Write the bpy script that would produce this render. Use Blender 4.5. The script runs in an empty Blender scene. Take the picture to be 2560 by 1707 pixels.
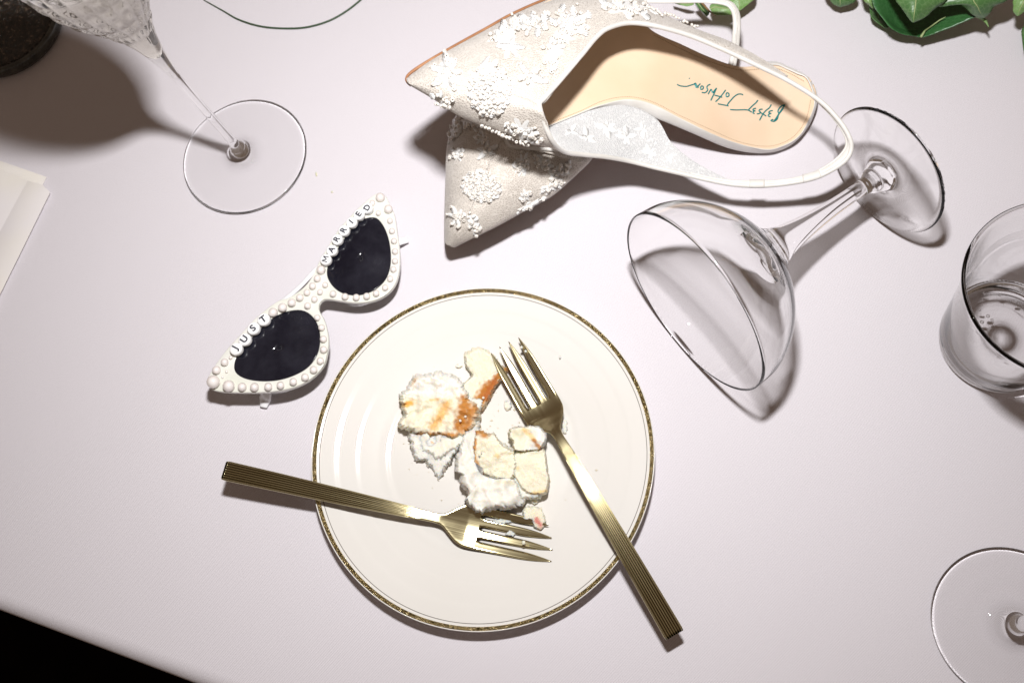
import bpy, bmesh, math, random
import numpy as np
from mathutils import Vector, Matrix, noise
from mathutils.bvhtree import BVHTree
random.seed(7); rng = np.random.default_rng(7)
sc = bpy.context.scene; C = sc.collection
PI = math.pi
UNIT = 1000.0       # modelled in metres, then set to 1 unit = 1 mm so that thin glass refracts the flash cleanly

# ------------------------------------------------------------------ camera
HC = .535                       # lens height above the table
FP, NX, NY = 2318.0, 280.6, 731.4   # focal length in photo pixels, offset of the point straight below
_d = np.array([NX, NY, FP]); _d /= np.linalg.norm(_d)
_e1 = np.array([1., 0, 0]) - _d[0]*_d; _e1 /= np.linalg.norm(_e1); _e2 = np.cross(_d, _e1)
def at(x, y, z=0.0):
    """photo point and height above the table -> place in the scene (metres)"""
    r = np.array([x-1280., y-853.5, FP]); r /= r @ _d; g = r - _d; k = HC - z
    return Vector((float(g@_e1)*k, -float(g@_e2)*k, z))
cd = bpy.data.cameras.new('camera'); cam = bpy.data.objects.new('camera', cd); C.objects.link(cam)
right = Vector((_e1[0], -_e2[0], -_d[0])); down = Vector((_e1[1], -_e2[1], -_d[1])); fwd = Vector((_e1[2], -_e2[2], -_d[2]))
M = Matrix((right, -down, -fwd)).transposed().to_4x4(); M.translation = (0, 0, HC*UNIT); cam.matrix_world = M
cd.sensor_width = 36; cd.lens = FP/2560*36; cd.clip_start = .01; cd.clip_start = 10; cd.clip_end = 20000
cd.dof.use_dof = True; cd.dof.focus_distance = .52*UNIT; cd.dof.aperture_fstop = 13/UNIT
sc.camera = cam

# ------------------------------------------------------------------ light: on-camera flash in a dim warm room
w = bpy.data.worlds.new('World'); sc.world = w; w.use_nodes = True
bg = w.node_tree.nodes['Background']; bg.inputs[0].default_value = (1, .72, .54, 1); bg.inputs[1].default_value = .135
ld = bpy.data.lights.new('flash', 'AREA'); lo = bpy.data.objects.new('flash', ld); C.objects.link(lo)
ld.shape = 'RECTANGLE'; ld.size = .046*UNIT; ld.size_y = .030*UNIT; ld.energy = 5.2*UNIT*UNIT; ld.color = (1, .99, .985)
lo.location = (-.004, .19, .58)
lo.rotation_euler = (Vector((-.15, .47, 0)) - Vector(lo.location)).to_track_quat('-Z', 'Y').to_euler()
lo.location = Vector(lo.location)*UNIT
vs = sc.view_settings; sc.display_settings.display_device = 'sRGB'
vs.view_transform = 'Standard'; vs.look = 'None'; vs.exposure = 0; vs.gamma = 1
cy = sc.cycles; cy.use_denoising = True; cy.max_bounces = 16; cy.transmission_bounces = 14; cy.glossy_bounces = 6
cy.transparent_max_bounces = 24; cy.caustics_refractive = True; cy.caustics_reflective = False; cy.sample_clamp_indirect = 4; cy.blur_glossy = .5
def setp(o, n, v):
    for t in (o, getattr(o, 'cycles', None)):
        if t is not None and hasattr(t, n):
            try: setattr(t, n, v); return True
            except Exception: pass
    return False
setp(ld, 'is_caustics_light', True)

# ------------------------------------------------------------------ materials
def mat(name, col=(.8, .8, .8), rough=.5, metal=0, **k):
    m = bpy.data.materials.new(name); m.use_nodes = True; nt = m.node_tree; b = nt.nodes['Principled BSDF']
    b.inputs['Base Color'].default_value = (*col, 1); b.inputs['Roughness'].default_value = rough; b.inputs['Metallic'].default_value = metal
    for kk, v in k.items(): b.inputs[kk.replace('_', ' ')].default_value = v
    return m
def N(m, t, **k):
    n = m.node_tree.nodes.new(t)
    for a, v in k.items(): setattr(n, a, v)
    return n
def L(m, a, b): m.node_tree.links.new(a, b)
def P(m): return m.node_tree.nodes['Principled BSDF']
def coords(m, scale=(1, 1, 1), rot=(0, 0, 0), src='Object'):
    t = N(m, 'ShaderNodeTexCoord'); mp = N(m, 'ShaderNodeMapping'); L(m, t.outputs[src], mp.inputs[0])
    mp.inputs['Scale'].default_value = scale; mp.inputs['Rotation'].default_value = rot; return mp.outputs[0]
def noise_tex(m, vec, scale, detail=3, rough=.5):
    n = N(m, 'ShaderNodeTexNoise'); L(m, vec, n.inputs['Vector']); n.inputs['Scale'].default_value = scale
    n.inputs['Detail'].default_value = detail; n.inputs['Roughness'].default_value = rough; return n.outputs[0]
def bump(m, h, dist, strength=1, prev=None):
    b = N(m, 'ShaderNodeBump'); L(m, h, b.inputs['Height']); b.inputs['Distance'].default_value = dist*UNIT; b.inputs['Strength'].default_value = strength
    if prev is not None: L(m, prev, b.inputs['Normal'])
    L(m, b.outputs[0], P(m).inputs['Normal']); return b.outputs[0]
def ramp(m, v, stops):
    r = N(m, 'ShaderNodeValToRGB'); L(m, v, r.inputs[0]); e = r.color_ramp.elements
    while len(e) < len(stops): e.new(.5)
    for q, (p, c) in zip(e, stops): q.position = p; q.color = (*c, 1) if len(c) == 3 else c
    return r.outputs[0]
def math_(m, op, a, b=None):
    n = N(m, 'ShaderNodeMath', operation=op)
    for i, v in enumerate((a, b)):
        if v is None: continue
        if isinstance(v, (int, float)): n.inputs[i].default_value = v
        else: L(m, v, n.inputs[i])
    return n.outputs[0]
def mixc(m, f, a, b):
    n = N(m, 'ShaderNodeMix', data_type='RGBA'); L(m, f, n.inputs[0])
    for i, v in ((6, a), (7, b)):
        if isinstance(v, tuple): n.inputs[i].default_value = (*v, 1)
        else: L(m, v, n.inputs[i])
    return n.outputs[2]

m_cloth = mat('tablecloth_twill', (.70, .645, .68), .78, Sheen_Weight=.12, Sheen_Roughness=.4, Specular_IOR_Level=.3)
v = coords(m_cloth, rot=(0, 0, math.radians(-18)))
def wave(m, vec, scale, dire='X', dist=0.0):
    n = N(m, 'ShaderNodeTexWave', wave_type='BANDS', bands_direction=dire); L(m, vec, n.inputs[0]); n.inputs['Scale'].default_value = scale
    n.inputs['Distortion'].default_value = dist; n.inputs['Detail'].default_value = 2; n.inputs['Detail Scale'].default_value = 2; return n.outputs['Fac'] if 'Fac' in n.outputs else n.outputs[1]
wa = wave(m_cloth, v, 640, 'DIAGONAL', .6); wb = wave(m_cloth, v, 450, 'X', .5)
wv = math_(m_cloth, 'ADD', wa, math_(m_cloth, 'MULTIPLY', wb, .6)); nf = noise_tex(m_cloth, v, 1500, 3); wn = math_(m_cloth, 'ADD', wv, math_(m_cloth, 'MULTIPLY', nf, 1.0))
nb = noise_tex(m_cloth, v, 9, 3)
b1 = bump(m_cloth, wn, .00010, .9)
n2 = N(m_cloth, 'ShaderNodeBump'); L(m_cloth, nb, n2.inputs['Height']); n2.inputs['Distance'].default_value = .004*UNIT; n2.inputs['Strength'].default_value = .25
L(m_cloth, b1, n2.inputs['Normal']); L(m_cloth, n2.outputs[0], P(m_cloth).inputs['Normal'])
cc = ramp(m_cloth, math_(m_cloth, 'MULTIPLY', wn, .38), [(.22, (.555, .525, .555)), (.78, (.855, .815, .86))])
L(m_cloth, cc, P(m_cloth).inputs['Base Color'])

m_floor = mat('dark_floor', (.004, .0025, .0022), .9, Specular_IOR_Level=.05)
v = coords(m_floor); L(m_floor, ramp(m_floor, noise_tex(m_floor, v, 20), [(.3, (.002, .001, .001)), (.8, (.006, .003, .0025))]), P(m_floor).inputs['Base Color'])

m_china = mat('cream_china', (.74, .70, .65), .07)
v = coords(m_china); L(m_china, ramp(m_china, noise_tex(m_china, v, 14, 4), [(.3, (.72, .695, .655)), (.7, (.74, .715, .68))]), P(m_china).inputs['Base Color'])
bump(m_china, noise_tex(m_china, v, 25, 2), .0006, .15)

m_band = mat('worn_gold_band', (.55, .40, .17), .28, 1)
v = coords(m_band); n1 = noise_tex(m_band, v, 700, 5, .7); n3 = noise_tex(m_band, v, 120, 3)
L(m_band, ramp(m_band, n1, [(.38, (.09, .065, .022)), (.48, (.50, .38, .165)), (.61, (.85, .70, .40))]), P(m_band).inputs['Base Color'])
L(m_band, ramp(m_band, n3, [(.3, (.15,)*3), (.7, (.35,)*3)]), P(m_band).inputs['Roughness']); bump(m_band, n1, .0020, 1)
m_line = mat('thin_dark_gold_line', (.06, .045, .03), .4, .3)

def goldmat(ang):
  m_gold = mat('brushed_champagne_gold', (.66, .55, .29), .27, 1)
  v0 = coords(m_gold, rot=(0, 0, ang)); mp = N(m_gold, 'ShaderNodeMapping'); L(m_gold, v0, mp.inputs[0]); mp.inputs['Scale'].default_value = (12, 1500, 12); v = mp.outputs[0]
  n1 = noise_tex(m_gold, v, 1, 4)
  L(m_gold, ramp(m_gold, n1, [(.3, (.58, .51, .30)), (.7, (.69, .61, .38))]), P(m_gold).inputs['Base Color'])
  L(m_gold, ramp(m_gold, noise_tex(m_gold, v, 1.5, 3), [(.3, (.15,)*3), (.75, (.21,)*3)]), P(m_gold).inputs['Roughness']); bump(m_gold, n1, .00002, .4)
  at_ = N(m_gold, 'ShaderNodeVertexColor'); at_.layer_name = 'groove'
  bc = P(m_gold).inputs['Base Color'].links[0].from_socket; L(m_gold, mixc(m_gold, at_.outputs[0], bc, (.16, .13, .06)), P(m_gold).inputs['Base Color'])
  return m_gold

def glass(name, ior=1.5, col=(1, 1, 1), rough=0.0):
    m = bpy.data.materials.new(name); m.use_nodes = True; nt = m.node_tree; nt.nodes.remove(P(m))
    g = N(m, 'ShaderNodeBsdfGlass'); g.inputs['Color'].default_value = (*col, 1); g.inputs['Roughness'].default_value = rough; g.inputs['IOR'].default_value = ior
    L(m, g.outputs[0], nt.nodes['Material Output'].inputs[0]); return m
m_glass = glass('clear_glass', 1.42, (.998, .998, .998)); m_crystal = glass('cut_crystal', 1.56, (.98, .98, .975)); m_water = glass('water', 1.333)
m_wine = glass('pale_wine', 1.34, (.995, .985, .95))
m_darkglass = mat('smoky_glass', (.035, .036, .030), .08, 0, Specular_IOR_Level=.8)
v = coords(m_darkglass); L(m_darkglass, ramp(m_darkglass, noise_tex(m_darkglass, v, 120, 4), [(.35, (.012, .013, .011)), (.75, (.09, .088, .07))]), P(m_darkglass).inputs['Base Color'])
m_cola = mat('dark_cola', (.012, .007, .004), .12, 0, Specular_IOR_Level=.8)
v = coords(m_cola); vo = N(m_cola, 'ShaderNodeTexVoronoi'); L(m_cola, v, vo.inputs['Vector']); vo.inputs['Scale'].default_value = 900
bump(m_cola, vo.outputs['Distance'], .0012, 1)
L(m_cola, ramp(m_cola, noise_tex(m_cola, v, 300, 4), [(.4, (.006, .004, .003)), (.6, (.05, .032, .022)), (.72, (.22, .17, .13))]), P(m_cola).inputs['Base Color'])

def lace_mat(name, a, b, alpha):
    m = mat(name, a, .72, 0, Sheen_Weight=.3); v = coords(m, rot=(.2, .1, .6))
    vo = N(m, 'ShaderNodeTexVoronoi', feature='DISTANCE_TO_EDGE'); L(m, v, vo.inputs['Vector']); vo.inputs['Scale'].default_value = 820; vo.inputs['Randomness'].default_value = 1
    f = ramp(m, vo.outputs['Distance'], [(.06, (1, 1, 1)), (.22, (0, 0, 0))])
    big = ramp(m, noise_tex(m, v, 55, 3), [(.42, (0, 0, 0)), (.62, (1, 1, 1))])
    hole = mixc(m, big, b, tuple(.5*(x+y) for x, y in zip(a, b)))
    L(m, mixc(m, f, hole, a), P(m).inputs['Base Color']); bump(m, f, .00025, .8)
    if alpha < 1:
        al = math_(m, 'MAXIMUM', f, alpha); L(m, al, P(m).inputs['Alpha'])
    return m
m_lace = lace_mat('ivory_net_over_satin', (.66, .61, .555), (.45, .40, .35), 1)
m_lining = lace_mat('sheer_white_lace_panel', (.64, .64, .64), (.47, .47, .475), 1)
m_satin = mat('ivory_satin', (.80, .775, .735), .42, 0, Sheen_Weight=.4)
v = coords(m_satin); bump(m_satin, noise_tex(m_satin, v, 500, 3), .0003, .5); L(m_satin, ramp(m_satin, noise_tex(m_satin, v, 80, 3), [(.3, (.64, .615, .575)), (.7, (.72, .70, .67))]), P(m_satin).inputs['Base Color'])
m_insole = mat('tan_leather_insole', (.74, .55, .37), .55)
v = coords(m_insole); L(m_insole, ramp(m_insole, noise_tex(m_insole, v, 26, 4), [(.3, (.70, .525, .36)), (.7, (.76, .585, .43))]), P(m_insole).inputs['Base Color']); bump(m_insole, noise_tex(m_insole, v, 900, 3), .0001, .5)
m_stitch = mat('brown_stitching', (.33, .21, .10), .8)
m_ink = mat('teal_foil_print', (.02, .22, .22), .35, .2)
m_sole = mat('brown_leather_sole', (.36, .17, .085), .5)
v = coords(m_sole); L(m_sole, ramp(m_sole, noise_tex(m_sole, v, 90, 3), [(.3, (.30, .13, .06)), (.7, (.44, .23, .12))]), P(m_sole).inputs['Base Color'])
m_bead = mat('ivory_glass_bead', (.72, .68, .63), .18, 0, Subsurface_Weight=.0, Coat_Weight=.4)
m_thread = mat('white_embroidery', (.74, .735, .725), .6, 0, Sheen_Weight=.4)
v = coords(m_thread); bump(m_thread, noise_tex(m_thread, v, 1600, 3), .0004, .8)

m_frame = mat('pearly_white_plastic', (.80, .79, .72), .22, 0, Coat_Weight=.3)
v = coords(m_frame); L(m_frame, ramp(m_frame, noise_tex(m_frame, v, 60, 3), [(.3, (.70, .71, .63)), (.7, (.76, .75, .71))]), P(m_frame).inputs['Base Color'])
m_lens = mat('black_lens', (.006, .006, .011), .045, 0, Coat_Weight=.3)
v = coords(m_lens); L(m_lens, ramp(m_lens, noise_tex(m_lens, v, 45, 6, .65), [(.35, (.004, .004, .009)), (.8, (.022, .022, .032))]), P(m_lens).inputs['Base Color'])
L(m_lens, ramp(m_lens, noise_tex(m_lens, v, 70, 5), [(.3, (.03,)*3), (.8, (.35,)*3)]), P(m_lens).inputs['Roughness'])
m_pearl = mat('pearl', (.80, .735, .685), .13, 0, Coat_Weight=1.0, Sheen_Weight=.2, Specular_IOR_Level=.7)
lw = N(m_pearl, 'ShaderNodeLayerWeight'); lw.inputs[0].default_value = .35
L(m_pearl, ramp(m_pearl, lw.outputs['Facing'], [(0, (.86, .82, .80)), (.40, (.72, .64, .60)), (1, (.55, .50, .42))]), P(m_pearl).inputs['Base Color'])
m_disc = mat('white_letter_bead', (.88, .88, .885), .3)
m_black = mat('black_letter', (.012, .014, .03), .5)
m_temple = mat('clear_white_plastic', (.84, .84, .86), .12, 0, Coat_Weight=.3)
m_paper = mat('cream_paper', (.79, .75, .72), .75)
v = coords(m_paper); L(m_paper, ramp(m_paper, noise_tex(m_paper, v, 20, 3), [(.3, (.80, .76, .69)), (.7, (.78, .745, .76))]), P(m_paper).inputs['Base Color']); bump(m_paper, noise_tex(m_paper, v, 30, 3), .002, .25)
m_stem = mat('green_stem', (.035, .07, .03), .5)
def leafmat(name, a, b, vein):
    m = mat(name, a, .42, 0, Coat_Weight=.12, Coat_Roughness=.3); v = coords(m)
    n1 = noise_tex(m, v, 70, 4); base = ramp(m, n1, [(.3, a), (.7, b)])
    wv = N(m, 'ShaderNodeTexVoronoi', feature='DISTANCE_TO_EDGE'); L(m, v, wv.inputs[0]); wv.inputs['Scale'].default_value = 330
    f = ramp(m, wv.outputs[0], [(.0, (.7,)*3), (.10, (0, 0, 0))])
    spot = ramp(m, noise_tex(m, v, 45, 5, .7), [(.68, (0, 0, 0)), (.78, (1, 1, 1))])
    L(m, mixc(m, f, base, vein), P(m).inputs['Base Color']); bump(m, n1, .003, .3)
    P(m).inputs['Subsurface Weight'].default_value = 0
    return m
m_leafd = leafmat('dark_leaf', (.018, .085, .022), (.035, .13, .035), (.05, .15, .05))
m_leafm = leafmat('mid_leaf', (.045, .125, .035), (.085, .18, .055), (.13, .23, .09))
m_leafl = leafmat('pale_leaf', (.13, .26, .07), (.20, .33, .11), (.26, .38, .18))
m_vein = mat('leaf_midrib', (.30, .36, .16), .5)
m_twig = mat('brown_twig', (.22, .13, .05), .6)

def cake_mat():
    m = mat('cake', (.8, .77, .66), .85, 0, Specular_IOR_Level=.25)
    a = N(m, 'ShaderNodeVertexColor'); a.layer_name = 'col'; v = coords(m)
    n = noise_tex(m, v, 420, 5, .7); n5 = noise_tex(m, v, 1400, 3)
    dark = ramp(m, n, [(.30, (.78, .76, .68)), (.48, (1, 1, 1))])
    mx = N(m, 'ShaderNodeMix', data_type='RGBA', blend_type='MULTIPLY'); mx.inputs[0].default_value = .3
    L(m, a.outputs[0], mx.inputs[6]); L(m, dark, mx.inputs[7]); L(m, mx.outputs[2], P(m).inputs['Base Color'])
    vo = N(m, 'ShaderNodeTexVoronoi'); L(m, v, vo.inputs['Vector']); vo.inputs['Scale'].default_value = 700
    b = bump(m, math_(m, 'ADD', n, math_(m, 'MULTIPLY', vo.outputs['Distance'], .6)), .00045, .55)
    P(m).inputs['Subsurface Weight'].default_value = .85; P(m).inputs['Subsurface Radius'].default_value = (.004, .003, .002); P(m).inputs['Subsurface Scale'].default_value = UNIT
    return m
m_cake = cake_mat()

# ------------------------------------------------------------------ objects
def link(name, me, material=None, parent=None, smooth=True):
    o = bpy.data.objects.new(name, me); C.objects.link(o)
    if material is not None and not me.materials: me.materials.append(material)
    if parent is not None: o.parent = parent; o.matrix_parent_inverse = parent.matrix_world.inverted() if False else Matrix()
    if smooth and hasattr(me, 'polygons') and len(me.polygons): me.polygons.foreach_set('use_smooth', [True]*len(me.polygons))
    return o
def thing(name, label, cat, group=None, loc=(0, 0, 0)):
    o = bpy.data.objects.new(name, None); C.objects.link(o); o.location = loc; o.empty_display_size = .01
    o['label'] = label; o['category'] = cat
    if group: o['group'] = group
    return o
def mesh(name, V, F, material=None, parent=None, smooth=True, pt=None):
    """vertices are given in scene metres; children keep them relative to their thing's base"""
    off = Vector(parent.location) if parent is not None and parent.parent is None else Vector((0, 0, 0))
    if parent is not None and parent.parent is not None:
        q = parent
        while q is not None: off = off + Vector(q.location); q = q.parent
    me = bpy.data.meshes.new(name); me.from_pydata([tuple(Vector(p)-off) for p in V], [], F); me.update()
    return link(name, me, material, parent, smooth)
def cr(pts, n, closed=False):
    """smooth curve through points (Catmull-Rom on chord length), n samples"""
    p = np.array([list(q) for q in pts], float)
    if closed: p = np.vstack([p[-1:], p, p[:2]])
    else: p = np.vstack([2*p[0]-p[1], p, 2*p[-1]-p[-2]])
    m = len(p)-3; L_ = np.sqrt(((p[2:-1]-p[1:-2])**2).sum(1))+1e-9; cum = np.r_[0, np.cumsum(L_)]
    t = np.linspace(0, cum[-1], n, endpoint=not closed); i = np.clip(np.searchsorted(cum, t, 'right')-1, 0, m-1); u = ((t-cum[i])/L_[i])[:, None]
    a, b, c, d = p[i], p[i+1], p[i+2], p[i+3]
    return .5*((2*b)+(-a+c)*u+(2*a-5*b+4*c-d)*u*u+(-a+3*b-3*c+d)*u**3)
def cru(p, ts):
    """uniform Catmull-Rom, ts in 0..len-1"""
    p = np.array(p, float); n = len(p); q = np.concatenate([2*p[:1]-p[1:2], p, 2*p[-1:]-p[-2:-1]])
    ts = np.array(ts); i = np.clip(ts.astype(int), 0, n-2); u = (ts-i).reshape((-1,)+(1,)*(p.ndim-1))
    a, b, c, d = q[i], q[i+1], q[i+2], q[i+3]
    return .5*((2*b)+(-a+c)*u+(2*a-5*b+4*c-d)*u*u+(-a+3*b-3*c+d)*u**3)
def gridmesh(name, G, material, parent=None, thick=None, off=-1, close_u=False, close_v=False):
    G = np.array(G); n, m = G.shape[:2]; F = []
    for i in range(n if close_u else n-1):
        for j in range(m if close_v else m-1):
            F.append((i*m+j, i*m+(j+1) % m, ((i+1) % n)*m+(j+1) % m, ((i+1) % n)*m+j))
    o = mesh(name, G.reshape(-1, 3), F, material, parent)
    if thick:
        s = o.modifiers.new('thickness', 'SOLIDIFY'); s.thickness = thick; s.offset = off
    return o
def sweep_mesh(path, rad, sides=8, closed=False, flat=1.0, up=None, caps=True):
    P_ = np.array([list(p) for p in path], float); n = len(P_); R = rad if hasattr(rad, '__len__') else [rad]*n
    V, F = [], []
    T = np.gradient(P_, axis=0) if not closed else (np.roll(P_, -1, 0)-np.roll(P_, 1, 0))
    T /= np.linalg.norm(T, axis=1)[:, None]+1e-12
    u0 = np.array(up if up is not None else (0, 0, 1.))
    for k in range(n):
        t = T[k]; s = np.cross(t, u0); 
        if np.linalg.norm(s) < 1e-3: s = np.cross(t, [1, 0, 0])
        s /= np.linalg.norm(s); b = np.cross(s, t)
        for a in range(sides):
            an = 2*PI*a/sides; V.append(P_[k]+R[k]*(math.cos(an)*s+math.sin(an)*b*flat))
    for k in range(n if closed else n-1):
        for a in range(sides):
            F.append((k*sides+a, k*sides+(a+1) % sides, ((k+1) % n)*sides+(a+1) % sides, ((k+1) % n)*sides+a))
    if caps and not closed: F.append(tuple(range(sides))[::-1]); F.append(tuple((n-1)*sides+a for a in range(sides)))
    return V, F
def tube(name, path, rad, material, parent=None, **k):
    V, F = sweep_mesh(path, rad, **k); return mesh(name, V, F, material, parent)
def joinVF(parts):
    V, F = [], []
    for v, f in parts:
        o = len(V); V += [Vector(list(p)) for p in v]; F += [tuple(i+o for i in q) for q in f]
    return V, F
def lathe_grid(profile, origin, axis, n=96, fn=None):
    """profile: (r, a) along axis from origin"""
    ax = Vector(axis).normalized(); u = ax.orthogonal().normalized(); v_ = ax.cross(u); G = []
    for k, (r, a) in enumerate(profile):
        row = []
        for i in range(n):
            t = 2*PI*i/n; rr = fn(r, a, t, k) if fn else r
            row.append(Vector(origin)+ax*a+(u*math.cos(t)+v_*math.sin(t))*rr)
        G.append([list(p) for p in row])
    return np.array(G)
def lathe(name, profile, origin, axis, material, parent=None, n=96, fn=None):
    return gridmesh(name, lathe_grid(profile, origin, axis, n, fn), material, parent, close_v=True)
def smooth_prof(pts, n):
    return [tuple(p) for p in cr(pts, n)]
def polysheet(name, outline, thick, material, parent, holes=(), bevel=.0, ztop=None):
    """flat-ish solid plate: outline of scene points; filled and given thickness downwards"""
    bm = bmesh.new(); edges = []
    for loop in [outline]+list(holes):
        vs_ = [bm.verts.new(p) for p in loop]
        for i in range(len(vs_)): edges.append(bm.edges.new((vs_[i], vs_[(i+1) % len(vs_)])))
    bmesh.ops.triangle_fill(bm, use_beauty=True, edges=edges)
    bmesh.ops.recalc_face_normals(bm, faces=bm.faces)
    if sum(f.normal.z for f in bm.faces) < 0: bmesh.ops.reverse_faces(bm, faces=bm.faces)
    r = bmesh.ops.extrude_face_region(bm, geom=list(bm.faces)); 
    nv = [g for g in r['geom'] if isinstance(g, bmesh.types.BMVert)]
    top = set(nv)
    for v_ in bm.verts:
        if v_ not in top: v_.co.z -= thick
    bmesh.ops.recalc_face_normals(bm, faces=bm.faces)
    off = Vector(parent.location) if parent is not None else Vector()
    bm.verts.ensure_lookup_table()
    V = [tuple(v_.co-off) for v_ in bm.verts]; bm.verts.index_update(); F = [tuple(v_.index for v_ in f.verts) for f in bm.faces]; bm.free()
    me = bpy.data.meshes.new(name); me.from_pydata(V, [], F); me.update(); o = link(name, me, material, parent, smooth=False)
    if bevel:
        b = o.modifiers.new('bevel', 'BEVEL'); b.width = bevel; b.segments = 3; b.limit_method = 'ANGLE'; b.angle_limit = math.radians(50)
        me.polygons.foreach_set('use_smooth', [True]*len(me.polygons))
        b.harden_normals = False
    return o
def Z8(x, y): return 980+x/2.010, y/2.010         # close-up crops of the photograph that points were read from
def Z4(x, y): return 480+x/3.92, 440+y/3.92
def Z5(x, y): return 480+x/3.92, 740+y/3.92
def Z2(x, y): return 1000+x/3.92, 250+y/3.92
def Z3(x, y): return 1550+x/3.92, y/3.92
def ZC(x, y): return 950+x/2.614, 820+y/2.614
def ZL(x, y): return 2040+x/4.523, y/4.523
def ZS(x, y): return 1700+x/7.84, y/7.84
def ZD(x, y): return x*1.0885, y*1.0885
def A(Z, x, y, z=0): return at(*Z(x, y), z)
def bvh_of(objs):
    dg = bpy.context.evaluated_depsgraph_get(); V, F = [], []
    for o in objs:
        mw = Matrix.Translation(world_off(o)); me = o.data; k = len(V)
        V += [mw @ v_.co for v_ in me.vertices]; F += [tuple(i+k for i in p.vertices) for p in me.polygons]
    return BVHTree.FromPolygons(V, F)
def world_off(o):
    v_ = Vector(); 
    while o is not None: v_ += Vector(o.location); o = o.parent
    return v_
def hit(bvh, x, y):
    """where the surface lies under a photo point, and its normal"""
    o = Vector((0, 0, HC)); d = (at(x, y, 0)-o).normalized(); r = bvh.ray_cast(o, d)
    if r[0] is None: return None, None
    n = r[1]; 
    if n.dot(d) > 0: n = -n
    return r[0], n

# ------------------------------------------------------------------ tablecloth and floor
e0, e1_ = at(0, 1532), at(466, 1707); ed = (e1_-e0).normalized(); en = Vector((ed.y, -ed.x, 0))
if en.dot(Vector((0, 0, 0))-e0) > 0: en = -en          # en points off the table
def cloth_point(u, s):
    # u along the edge; s across: s<0 on the table, s>0 past the edge
    b = e0+ed*u; r = .010
    if s < -r: p = b+en*s; z = .0; p = Vector((p.x, p.y, 0)); q = p; h = 0
    elif s < r*PI/2-r:
        a = (s+r)/r; p = b+en*(-r+r*math.sin(a)); h = -(r-r*math.cos(a))
    else:
        k = s-(r*PI/2-r); p = b; h = -r-k; fold = .012*math.sin(u*34)+.007*math.sin(u*71+1); p = p+en*(fold*min(1, k/.15)+.01*k)
    z = h
    if s < 0: z += 0
    return Vector((p.x, p.y, z))
ss = list(np.linspace(-1.4, -.011, 60))+[-.010+.0257*i/10 for i in range(11)]+list(np.linspace(.02, .55, 30))
us = np.linspace(-1.0, 1.7, 220)
G = [[list(cloth_point(u-.0, s)) for s in ss] for u in us]
cloth = gridmesh('tablecloth', G, m_cloth)
cloth['label'] = 'pale pink lilac twill tablecloth under everything, dropping off at the lower corner'; cloth['category'] = 'tablecloth'
fl = mesh('floor', [(-4, -4, -.74), (4, -4, -.74), (4, 4, -.74), (-4, 4, -.74)], [(0, 1, 2, 3)], m_floor); fl['kind'] = 'structure'

# ------------------------------------------------------------------ plate
PC = Vector((-.0788, .1006, 0)); PR = .0994
plate = thing('dinner_plate', 'cream china plate with gold rim, holding cake scraps and two forks', 'plate', loc=PC)
_r = np.linspace(0, PR, 400); _g = lambda c, w_: np.exp(-((_r-c)/w_)**2); _s = lambda a_, b_: np.clip((_r-a_)/(b_-a_), 0, 1)**2*(3-2*np.clip((_r-a_)/(b_-a_), 0, 1))
_sl = .30*_g(.0560, .0019)+.20*_s(.056, .063)+.105*_g(.0735, .0010)+.13*_g(.0855, .0015)+.28*_s(.0935, .099)
_z = .0042+np.r_[0, np.cumsum((_sl[1:]+_sl[:-1])/2*np.diff(_r))]
tz = np.stack([_r, _z], 1); ZR = float(_z[-1])
ptop = [(0, .0042), (.02, .0042), (.04, .0042)]+[(float(r), float(z)) for r, z in tz[::2] if r > .05]+[(PR, ZR)]
pu = [(PR, ZR), (.0998, ZR-.0006), (.0987, ZR-.0015), (.090, ZR-.0055), (.075, .0070), (.064, .0036), (.060, .0008), (.057, 0.0003), (.054, .0020), (.03, .0022), (0, .0022)]
prof = ptop+smooth_prof(pu, 40)[1:]
lathe('plate_body', prof, PC, (0, 0, 1), m_china, plate, n=160)
def zpl(r): return float(np.interp(r, tz[:, 0], tz[:, 1]))
def plate_z(x, y): return zpl(math.hypot(x-PC.x, y-PC.y))
lathe('gold_band', [(r, zpl(r)+(.00012 if 0 < i < 8 else -.0001)) for i, r in enumerate(np.linspace(.0966, .0990, 9))], PC, (0, 0, 1), m_band, plate, n=200)
lathe('thin_gold_line', [(r, zpl(r)+(.00006 if 0 < i < 4 else -.00005)) for i, r in enumerate(np.linspace(.09490, .09535, 5))], PC, (0, 0, 1), m_line, plate, n=200)

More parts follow.
